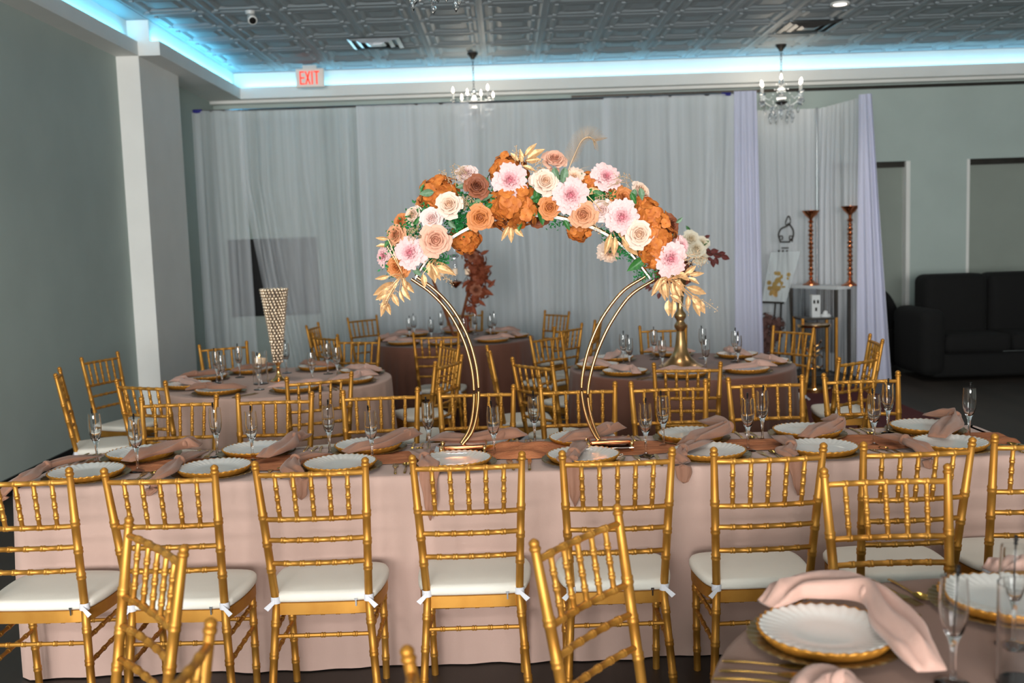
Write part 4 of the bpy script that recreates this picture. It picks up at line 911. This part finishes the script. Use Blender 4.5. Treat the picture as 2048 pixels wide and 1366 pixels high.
# exit sign
Ye = 11.95; a, c = V(591, 138, Ye), V(648, 173, Ye)
s = thing('exit_sign', 'white exit sign with red letters hanging below the ceiling', 'sign', ((a.x + c.x) / 2, Ye, (a.z + c.z) / 2)); w_, h_ = (c.x - a.x) / 2, (a.z - c.z) / 2
MB().rbox(-w_, w_, 0, .05, -h_, h_, .006).build('housing', 'sign_face', s); MB().box(-.08, .08, .005, .045, h_, ZC - s.location.z + .0).build('canopy', 'trim_white', s, smooth=False)
def letter(ch, cx, w, h, t):
    mb = MB(); x0, x1, z0, z1 = cx - w / 2, cx + w / 2, -h / 2, h / 2; y0, y1 = -.004, .0005
    def bar(a_, b_):
        A, B = Vector((a_[0], 0, a_[1])), Vector((b_[0], 0, b_[1])); d = (B - A).normalized(); n_ = Vector((-d.z, 0, d.x)) * t / 2
        p = [A + n_, A - n_, B - n_, B + n_]; mb.add([(q.x, y, q.z) for y in (y0, y1) for q in p], [(0, 1, 2, 3), (7, 6, 5, 4), (0, 4, 5, 1), (1, 5, 6, 2), (2, 6, 7, 3), (3, 7, 4, 0)])
    if ch == 'E':
        mb.box(x0, x0 + t, y0, y1, z0, z1)
        for z in (z0, -t / 2, z1 - t): mb.box(x0 + t, x1, y0, y1, z, z + t)
    if ch == 'X': bar((x0 + t / 2, z0), (x1 - t / 2, z1)); bar((x0 + t / 2, z1), (x1 - t / 2, z0))
    if ch == 'I': mb.box(cx - t / 2, cx + t / 2, y0, y1, z0, z1)
    if ch == 'T': mb.box(cx - t / 2, cx + t / 2, y0, y1, z0, z1 - t); mb.box(x0, x1, y0, y1, z1 - t, z1)
    return mb
for ch, cx, lw in (('E', -.56, .30), ('X', -.15, .36), ('I', .17, .1), ('T', .5, .34)): letter(ch, cx * w_, lw * w_ * 1.15, h_ * 1.45, .016).build('letter', 'sign_red', s, smooth=False)
# security camera
a = P(500, 22, ZC); s = thing('security_camera', 'small white dome security camera under the ceiling', 'camera', (a.x, a.y, ZC))
MB().lathe([(1e-6, -.03), (.04, -.03), (.045, 0)], 16).build('mount', 'grey_plastic', s)
d = Vector((.25, -.8, -.5)).normalized(); M = Matrix.Translation((.02, -.02, -.07)) @ orient(d).to_matrix().to_4x4()
MB().lathe([(1e-6, -.06), (.035, -.06), (.042, -.03), (.042, .05), (.03, .056), (1e-6, .056)], 16, M).build('camera_body', 'grey_plastic', s); MB().lathe([(1e-6, .05), (.03, .052), (.03, .06), (1e-6, .062)], 14, M).build('lens', 'black_plastic', s)
# air vents
for (x, y, lab) in ((752, 87, 'silver ceiling air vent left of the middle chandelier'), (1617, 54, 'dark ceiling air vent above the right chandelier')):
    a = P(x, y, ZC - .01); s = thing('air_vent', lab, 'air vent', (a.x, a.y, ZC - .012), 0, 'ceiling vents')
    W2 = .27
    MB().box(-W2, W2, -.27, .27, .004, .012).build('backing', 'black_plastic', s, smooth=False)
    for k in range(3):
        r = W2 - .085 * k; fb = MB(); z1_ = -.012 - .004 * k
        vs_ = [(-r, -r, z1_ + .014), (r, -r, z1_ + .014), (r, r, z1_ + .014), (-r, r, z1_ + .014)]; ri = r - .04; vs_ += [(-ri, -ri, z1_), (ri, -ri, z1_), (ri, ri, z1_), (-ri, ri, z1_)]
        fb.add(vs_, [(i, (i + 1) % 4, 4 + (i + 1) % 4, 4 + i) for i in range(4)]); fb.build('louvre_ring', 'chrome' if x < 1000 else 'steel_dark', s, smooth=False)
    MB().box(-.06, .06, -.06, .06, -.02, -.012).build('centre_plate', 'chrome' if x < 1000 else 'steel_dark', s, smooth=False)
# wall outlet and cord between column and drape
a = V(345, 492, 11.5); xw = XA
a = Vector((XA + .001, 0, 0)); Yo = 10.9
zz = V(345, 492, Yo).z
s = thing('wall_outlet', 'white wall outlet with plug left of the drape', 'outlet', (XA, Yo, zz)); MB().rbox(0, .012, -.05, .05, -.07, .07, .004).build('cover_plate', 'grey_plastic', s); MB().rbox(.012, .05, -.03, .03, -.04, .0, .006).build('plug', 'trim_white', s)
tag(MB().tube(spline([(XA + .045, Yo, zz - .03), (XA + .05, Yo + .02, zz - .25), (XA + .03, Yo + .07, zz - .6), (XA + .03, Yo + .03, .5), (XA + .05, Yo - .05, .02)], 8), .005, 6).build('power_cord', 'grey_plastic'), 'thin white power cord running down the left wall from outlet', 'cord')
# ------------------------------------------------------------------ chandeliers
def chandelier(x, y, zc, drop, R, lab, arms=6, seed=0):
    t = thing('chandelier', lab, 'chandelier', (x, y, zc), seed, 'crystal chandeliers'); rnd = random.Random(seed)
    MB().lathe([(1e-6, -.07), (.02, -.07), (.03, -.05), (.06, -.02), (.065, 0)], 16).build('canopy', 'steel_dark', t)
    ch = MB(); z = -.07; k = 0
    while z > -drop + .02:
        ch.tube([(.010 * math.cos(a_) * (1 if k % 2 else 0), .010 * math.cos(a_) * (0 if k % 2 else 1), z - .017 + .02 * math.sin(a_)) for a_ in [2 * PI * i / 8 for i in range(8)]], .0025, 4, closed=True); z -= .03; k += 1
    stuff(ch.build('chain', 'steel_dark', t))
    zb = -drop
    MB().lathe([(1e-6, zb), (.015, zb), (.03, zb - .04), (.012, zb - .07), (.045, zb - .13), (.02, zb - .18), (.05, zb - .22), (.02, zb - .27), (1e-6, zb - .29)], 14).build('crystal_column', 'crystal', t)
    MB().lathe([(1e-6, zb - .30), (.05, zb - .285), (.075, zb - .26), (.04, zb - .25), (1e-6, zb - .25)], 16).build('bottom_bowl', 'steel_dark', t)
    cr = MB()
    def drops(px_, py_, z_, n_, s_):
        for q in range(n_):
            cr.ball((px_, py_, z_ - q * .026), .008, 5, 4); 
        cr.lathe([(1e-6, z_ - n_ * .026 - .05 * s_), (.011 * s_, z_ - n_ * .026 - .03 * s_), (.004, z_ - n_ * .026), (1e-6, z_ - n_ * .026 + .004)], 6, Matrix.Translation((px_, py_, 0)))
    for i in range(arms):
        a_ = 2 * PI * i / arms + .3; ca, sa = math.cos(a_), math.sin(a_); rr_ = R * (1 if i % 2 else .92); up = .05 if i % 2 else 0
        pts = spline([(.03 * ca, .03 * sa, zb - .23), (.35 * R * ca, .35 * R * sa, zb - .31), (.75 * R * ca, .75 * R * sa, zb - .27), (rr_ * ca, rr_ * sa, zb - .19 + up)], 5)
        ar = MB().tube(pts, .005, 6).lathe([(1e-6, 0), (.02, .004), (.04, .014), (.042, .018), (.018, .012), (1e-6, .012)], 12, Matrix.Translation((rr_ * ca, rr_ * sa, zb - .19 + up))).build('arm', 'crystal', t)
        cb = Matrix.Translation((rr_ * ca, rr_ * sa, zb - .175 + up))
        MB().lathe([(1e-6, 0), (.011, 0), (.011, .075), (1e-6, .08)], 10, cb).build('candle_sleeve', 'trim_white', ar)
        MB().lathe([(1e-6, .08), (.011, .09), (.013, .105), (.008, .13), (1e-6, .15)], 10, cb).build('bulb', 'bulb', ar)
        for da in (-.16, -.08, 0, .08, .16): drops(rr_ * math.cos(a_ + da), rr_ * math.sin(a_ + da), zb - .20 + up, 2, 1.5)
        am = a_ + PI / arms
        for q in range(9):
            u = q / 8; cr.ball((lerp(rr_ * ca, .06 * ca, u), lerp(rr_ * sa, .06 * sa, u), lerp(zb - .16 + up, zb - .06, u) - .12 * math.sin(PI * u)), .0075, 5, 4)
        drops(.5 * R * math.cos(am), .5 * R * math.sin(am), zb - .30, 3, 1.8); drops(.7 * R * math.cos(am), .7 * R * math.sin(am), zb - .26, 2, 1.8); drops(.5 * R * ca, .5 * R * sa, zb - .31, 2, 1.8); drops(.12 * math.cos(am), .12 * math.sin(am), zb - .33, 4, 1.5)
    cr.ball((0, 0, zb - .37), .028, 12, 8)
    stuff(cr.build('crystal_drops', 'crystal', t, sharp=60))
    l = bpy.data.lights.new('chandelier_lamp', 'POINT'); l.energy = 6; l.color = (1, .88, .72); l.shadow_soft_size = .2
    o = bpy.data.objects.new('chandelier_lamp', l); col.objects.link(o); o.location = (x, y, zc + zb - .02)
a = P(1562, 90, ZC); zt_ = V(1562, 158, a.y).z; chandelier(a.x, a.y, ZC, ZC - zt_, .26, 'crystal chandelier with lit candle bulbs at the right', 6, 1)
a = P(945, 106, ZC); zt_ = V(948, 178, a.y).z; chandelier(a.x, a.y, ZC, ZC - zt_, .24, 'crystal chandelier in front of the sheer drape, above the arch', 6, 2)
yt = 4.9; a = V(872, 24, yt); chandelier(a.x, yt, ZC, ZC - a.z - .52, .26, 'crystal chandelier cut off by the top edge, only drops showing', 6, 3)

# ================================================================== FAR TABLE CENTREPIECE
c = RT['T']; yT = c.y
fr = thing('angular_frame', 'angular brown wooden frame with rust flowers on the farthest table', 'centrepiece', (V(908, 674, yT).x, yT, TH)); fo = Vector(fr.location)
hp = [(908, 672), (866, 560), (872, 462), (925, 478), (946, 545), (916, 668)]
for i in range(6):
    A, B = V(*hp[i], yT) - fo, V(*hp[(i + 1) % 6], yT) - fo
    if i in (0, 5): A.z = max(A.z, .012); B.z = max(B.z, .012)
    MB().tube([A, B], .013, 4).build('frame_bar', 'wood_brown', fr, smooth=False)
MB().rbox(-.09, .11, -.07, .07, 0, .02, .004).build('foot', 'wood_brown', fr)
for a in ((940, 508, 14), (955, 520, 16), (948, 538, 17), (966, 545, 15), (958, 562, 17), (945, 575, 15), (965, 585, 13), (950, 598, 13), (938, 618, 9), (932, 640, 8)):
    flower('hyd_rust', a[0], a[1], a[2], -.02, (.2, .1), fr, fo, yT)
flower('rose_brown', 944, 512, 10, -.06, (0, .2), fr, fo, yT); flower('rose_brown', 952, 580, 11, -.08, (0, .0), fr, fo, yT)
for i, a in enumerate([(965, 540, 985, 530), (970, 560, 990, 570), (965, 580, 988, 590), (955, 600, 972, 612), (945, 610, 952, 632), (935, 630, 928, 655), (940, 560, 922, 575), (960, 510, 978, 500), (975, 575, 992, 560), (930, 640, 938, 665)]): leaf('rust', a[:2], a[2:], -.03, fr, yT, fo)
cd = thing('hanging_candelabra', 'small glass candelabra with candles hanging in the angular frame', 'candelabra', V(908, 480, yT)); co = Vector(cd.location)
zq = lambda y: V(908, y, yT).z - co.z
MB().lathe([(1e-6, zq(570)), (.02, zq(566)), (.012, zq(545)), (.02, zq(532)), (.008, zq(518)), (.048, zq(512)), (.05, zq(510)), (.01, zq(508)), (.016, zq(497)), (.005, zq(484)), (1e-6, zq(480))], 14).build('glass_column', 'crystal', cd)
MB().lathe([(1e-6, zq(577)), (.03, zq(572)), (.062, zq(565)), (.06, zq(563)), (1e-6, zq(566))], 16).build('drip_bowl', 'copper', cd)
for (x, y, dy) in ((910, 545, -.12), (935, 545, -.03), (957, 540, .06), (884, 548, .05)):
    p = V(x, y, yT + dy) - co
    ar = MB().tube(spline([(0, 0, zq(560)), (p.x * .5, dy * .5, zq(568)), (p.x, dy, p.z - .03)], 5), .006, 6).lathe([(1e-6, 0), (.03, .008), (.028, .012), (1e-6, .01)], 12, Matrix.Translation((p.x, dy, p.z - .03))).build('arm', 'crystal', cd)
    MB().lathe([(1e-6, -.02), (.024, -.02), (.024, .035), (1e-6, .04)], 12, Matrix.Translation((p.x, dy, p.z))).build('candle', 'candle', ar)

# ================================================================== PHOTO CORNER
Ye = 11.6
def E_(x, y, Y_=Ye): return V(x, y, Y_)
ea = thing('easel', 'black scroll-top metal easel in the photo corner', 'easel', (E_(1560, 700).x, Ye, 0)); eo = Vector(ea.location)
def er(pts, r=.011): return MB().tube(spline([E_(x, y, Ye + dy) - eo for x, y, dy in pts], 6), r, 7)
for x, xb in ((1558, 1535), (1574, 1583)):
    A = E_(x, 500) - eo; B = Vector((E_(xb, 745).x - eo.x, -.12, .01)); MB().tube([A, B], .011, 7).build('leg', 'steel_dark', ea)
A = E_(1566, 500) - eo; MB().tube([A, Vector((A.x + .02, .28, .01))], .011, 7).build('leg', 'steel_dark', ea)
sb = MB()
sb.tube(spline([E_(x, y) - eo for x, y in ((1561, 484), (1557, 470), (1562, 458), (1574, 452), (1577, 447), (1586, 460), (1586, 474), (1578, 484))], 5), .010, 7)
sb.tube(spline([E_(x, y) - eo for x, y in ((1574, 452), (1571, 446), (1577, 432), (1581, 443), (1576, 452))], 5), .008, 7)
for sx in (-1, 1): sb.tube(spline([E_(1572 + sx * a, y) - eo for a, y in ((12, 484), (13, 474), (8, 472), (7, 478), (10, 479))], 5), .008, 7)
sb.tube([E_(1560, 484) - eo, E_(1580, 484) - eo], .009, 7); sb.tube([E_(1563, 496) - eo, E_(1577, 496) - eo], .008, 7)
sb.build('scroll_top', 'steel_dark', ea)
MB().tube([E_(1520, 604, Ye - .1) - eo, E_(1568, 606, Ye - .1) - eo], .013, 7).build('ledge', 'steel_dark', ea)
sg = thing('welcome_sign', 'pale acrylic welcome sign with gold foil flowers on the easel', 'sign', E_(1556, 602, Ye - .1)); so = Vector(sg.location)
A, B = E_(1538, 505, Ye - .04) - so, E_(1600, 600, Ye - .1) - so
q = [E_(1541, 505, Ye - .03), E_(1602, 502, Ye - .03), E_(1572, 604, Ye - .11), E_(1524, 602, Ye - .11)]; q = [p - so for p in q]
MB().add([p[:] for p in q] + [(p.x, p.y + .008, p.z) for p in q], [(3, 2, 1, 0), (4, 5, 6, 7), (0, 1, 5, 4), (1, 2, 6, 5), (2, 3, 7, 6), (3, 0, 4, 7)]).build('panel', 'acrylic', sg, smooth=False)
gf = MB(); rnd = random.Random(3)
for i in range(46):
    u, v_ = rnd.gauss(.5, .16), rnd.uniform(.42, .88); p = q[0].lerp(q[1], u).lerp(q[3].lerp(q[2], u), v_); r = rnd.uniform(.012, .03)
    if .1 < u < .9: gf.add([p + Vector((r * math.cos(a_), -.004, r * math.sin(a_))) for a_ in [2 * PI * k / 6 + i for k in range(6)]], [tuple(range(6))])
stuff(gf.build('gold_foil', 'gold_bright', sg, smooth=False))
fb_ = thing('floral_cluster', 'dusty brown flower cluster at the foot of the easel', 'flowers', (E_(1535, 700).x, Ye - .3, 0)); fo2 = Vector(fb_.location)
for a in ((1520, 650, 16), (1535, 640, 14), (1528, 672, 18), (1520, 695, 18), (1538, 690, 16), (1548, 655, 13), (1558, 648, 13), (1550, 670, 15), (1525, 718, 16), (1542, 716, 16), (1530, 735, 15)):
    flower('hyd_dusty', a[0], a[1], a[2], 0, (.1, .2), fb_, fo2, Ye - .3, 'bloom')
MB().lathe([(1e-6, 0), (.12, 0), (.13, .1), (.09, .2), (1e-6, .2)], 14).build('pot', 'steel_dark', fb_)
# console table
c0 = E_(1582, 570, 11.75); c1 = E_(1676, 580, 11.05); hz = c0.z
ct = thing('console_table', 'white topped metal console table in the photo corner', 'table', ((c0.x + c1.x) / 2, (11.75 + 11.0) / 2, 0)); cto = Vector(ct.location)
q = [Vector((c0.x, 11.75, 0)) - cto, Vector((c1.x, 11.08, 0)) - cto]; d = (q[1] - q[0]).normalized(); n_ = Vector((-d.y, d.x, 0)) * .2
if n_.x < 0: n_ = -n_
tc_ = [q[0], q[1], q[1] + n_, q[0] + n_]
def slab(z0, z1): 
    v_ = [(p.x, p.y, z) for z in (z0, z1) for p in tc_]; return MB().add(v_, [(3, 2, 1, 0), (4, 5, 6, 7)] + [(i, (i + 1) % 4, 4 + (i + 1) % 4, 4 + i) for i in range(4)])
slab(hz - .035, hz).build('table_top', 'white_lacquer', ct, smooth=False)
for p in tc_:
    pp = p * .96; MB().box(pp.x - .016, pp.x + .016, pp.y - .016, pp.y + .016, 0, hz - .035).build('leg', 'steel_dark', ct, smooth=False)
fr_ = MB()
for i in range(26):
    p = tc_[0].lerp(tc_[1], (i + .5) / 26); fr_.tube([(p.x, p.y, hz - .036), (p.x, p.y, hz - .75)], .006, 4)
stuff(fr_.build('fringe', 'chrome', ct))
def stick(x, yb, ytop, Y_, lab):
    p = V(x, yb, Y_); t = thing('candlestick', lab, 'candlestick', (p.x, Y_, hz), 0, 'tall copper candlesticks'); hh = V(x, ytop, Y_).z - hz; k = hh
    MB().lathe([(1e-6, 0), (.095, 0), (.095, .012), (.05, .03), (.03, .05), (.025, .06)], 20).build('foot', 'copper', t)
    pr = [(.024, .05)]; rnd = random.Random(x); z = .06
    while z < k - .14: pr += [(.016, z), (.034 if int(z * 100) % 3 else .026, z + .022), (.016, z + .044)]; z += .05
    MB().lathe(pr + [(.02, k - .1)], 16).build('stem', 'copper', t)
    MB().lathe([(.02, k - .1), (.03, k - .085), (.07, k - .05), (.1, k - .004), (.1, k), (.094, k), (.06, k - .045), (1e-6, k - .06)], 24).build('cup', 'copper', t)
stick(1622, 567, 421, 11.62, 'tall copper candlestick on the left end of the console'); stick(1700, 576, 412, 11.18, 'tall copper candlestick on the right end of the console')
# gold stands before the console
Ys = 10.75
p = V(1630, 738, Ys); st_ = thing('gold_frame_stand', 'square gold frame stand with glass shelves before the console', 'stand', (p.x, Ys, 0)); h1 = V(1630, 634, Ys).z
for sx in (-1, 1):
    for sy in (-1, 1): MB().box(sx * .18 - .012, sx * .18 + .012, sy * .16 - .012, sy * .16 + .012, 0, h1).build('post', 'gold_rim', st_, smooth=False)
for z in (.1, h1 - .02): MB().box(-.19, .19, -.17, .17, z, z + .02).build('shelf', 'steel_dark', st_, smooth=False)
p = V(1628, 745, Ys - .45); rs_ = thing('gold_drum_stand', 'round gold stand with deer-like gold ornament before the frame stand', 'stand', (p.x, Ys - .45, 0)); h2 = V(1628, 648, Ys - .45).z
rs_['label'] = 'round gold drum stand with a scrolled gold ornament inside'
MB().lathe([(1e-6, 0), (.17, 0), (.17, .04), (.16, .05), (1e-6, .05)], 28).build('base_ring', 'gold_bright', rs_); MB().lathe([(1e-6, h2 - .03), (.165, h2 - .03), (.17, h2 - .02), (.17, h2), (1e-6, h2)], 28).build('top_ring', 'gold_bright', rs_)
MB().tube([(0, 0, .05), (0, 0, h2 - .03)], .02, 10).build('column', 'gold_rim', rs_)
og = MB()
for k, (r, z) in enumerate(((.07, .38), (.09, .46), (.06, .54), (.08, .30))): og.tube([(r * math.cos(a_), -.05 + r * .4 * math.sin(a_), z * h2 / .75 + .03 * math.sin(2 * a_ + k)) for a_ in [2 * PI * i / 14 for i in range(11)]], .008, 5)
stuff(og.build('scroll_ornament', 'gold_bright', rs_))
for a_ in [2 * PI * i / 10 for i in range(10)]: MB().tube([(.155 * math.cos(a_), .155 * math.sin(a_), .05), (.155 * math.cos(a_), .155 * math.sin(a_), h2 - .03)], .005, 5).build('wire', 'steel_dark', rs_)
p = V(1630, 632, Ys); ln = thing('house_lantern', 'small white house-shaped lantern on the gold frame stand', 'lantern', (p.x, Ys, h1))
hl = V(1630, 590, Ys).z - h1
MB().box(-.045, .045, -.04, .04, 0, hl).build('body', 'white_lacquer', ln, smooth=False)
for sx, z in ((-.02, .62), (.02, .62), (0, .28)): MB().box(sx - .011, sx + .011, -.042, -.039, hl * z, hl * (z + .16)).build('opening', 'black_plastic', ln, smooth=False)
p = V(1655, 632, Ys); tag(MB().lathe([(1e-6, 0), (.06, 0), (.055, .02), (.03, .035), (.02, .06), (1e-6, .07)], 12).build('white_ornament', 'white_lacquer', loc=(st_.location.x + .115, Ys, h1)), 'little white ornament beside the house lantern', 'ornament')
# sofa and armchair
Yf = 10.7
def sofa_part(t, name, x0, x1, y0, y1, z0, z1, r, m_='black_leather'): return MB().rbox(x0, x1, y0, y1, z0, z1, r, 4).build(name, m_, t)
xl = V(1842, 600, 11.3).x; hb_ = V(1900, 547, 11.4).z; xm = V(1962, 560, 11.4).x; Wd = 2 * (xm - xl) ; lp_ = xm - xl
so_ = thing('sofa', 'black high-backed sofa against the far right windows', 'sofa', ((xl + Wd / 2), 11.1, 0))
sofa_part(so_, 'base', -Wd / 2 - .12, Wd / 2 + .12, -.42, .42, .04, .30, .04)
for k in (0, 1): sofa_part(so_, 'back_cushion', -Wd / 2 + k * lp_ + .005, -Wd / 2 + (k + 1) * lp_ - .005, .08, .46, .40, hb_, .09); sofa_part(so_, 'seat_cushion', -Wd / 2 + k * lp_ + .005, -Wd / 2 + (k + 1) * lp_ - .005, -.45, .2, .30, .50, .06)
for s_ in (-1, 1): sofa_part(so_, 'armrest', s_ * (Wd / 2 + .12) - .14, s_ * (Wd / 2 + .12) + .14, -.46, .40, .06, V(1825, 612, 11.0).z - .02, .10)
MB().box(-.1, Wd / 2, -.426, -.421, .305, .315).build('edge_trim', 'chrome', so_, smooth=False)  # thin chrome strip along the sofa front below the seat
ha = V(1765, 568, 11.75).z; xa = V(1738, 600, 11.75).x
ac = thing('armchair', 'black round-backed armchair between white drape and sofa', 'armchair', (xa + .06, 11.9, 0))
def barrel(u, v):
    a_ = lerp(-.25 * PI, 1.25 * PI, u); top = lerp(.62, ha, max(0, math.sin(a_)) ** .55 if 0 <= a_ <= PI else 0)
    prof = [(.44, .05), (.46, .3), (.45, top - .05), (.41, top), (.36, top - .04), (.34, .4), (.34, .3)]; k = min(5.999, v * 6); i = int(k); r = lerp(prof[i][0], prof[i + 1][0], k - i); z = lerp(prof[i][1], prof[i + 1][1], k - i)
    return (r * math.cos(a_) * .8, r * math.sin(a_) * .8, z)
MB().grid(barrel, 40, 18).build('shell', 'black_leather', ac, sharp=None); MB().lathe([(1e-6, .05), (.3, .05), (.3, .42), (.26, .47), (1e-6, .47)], 28).build('seat_cushion', 'black_leather', ac)
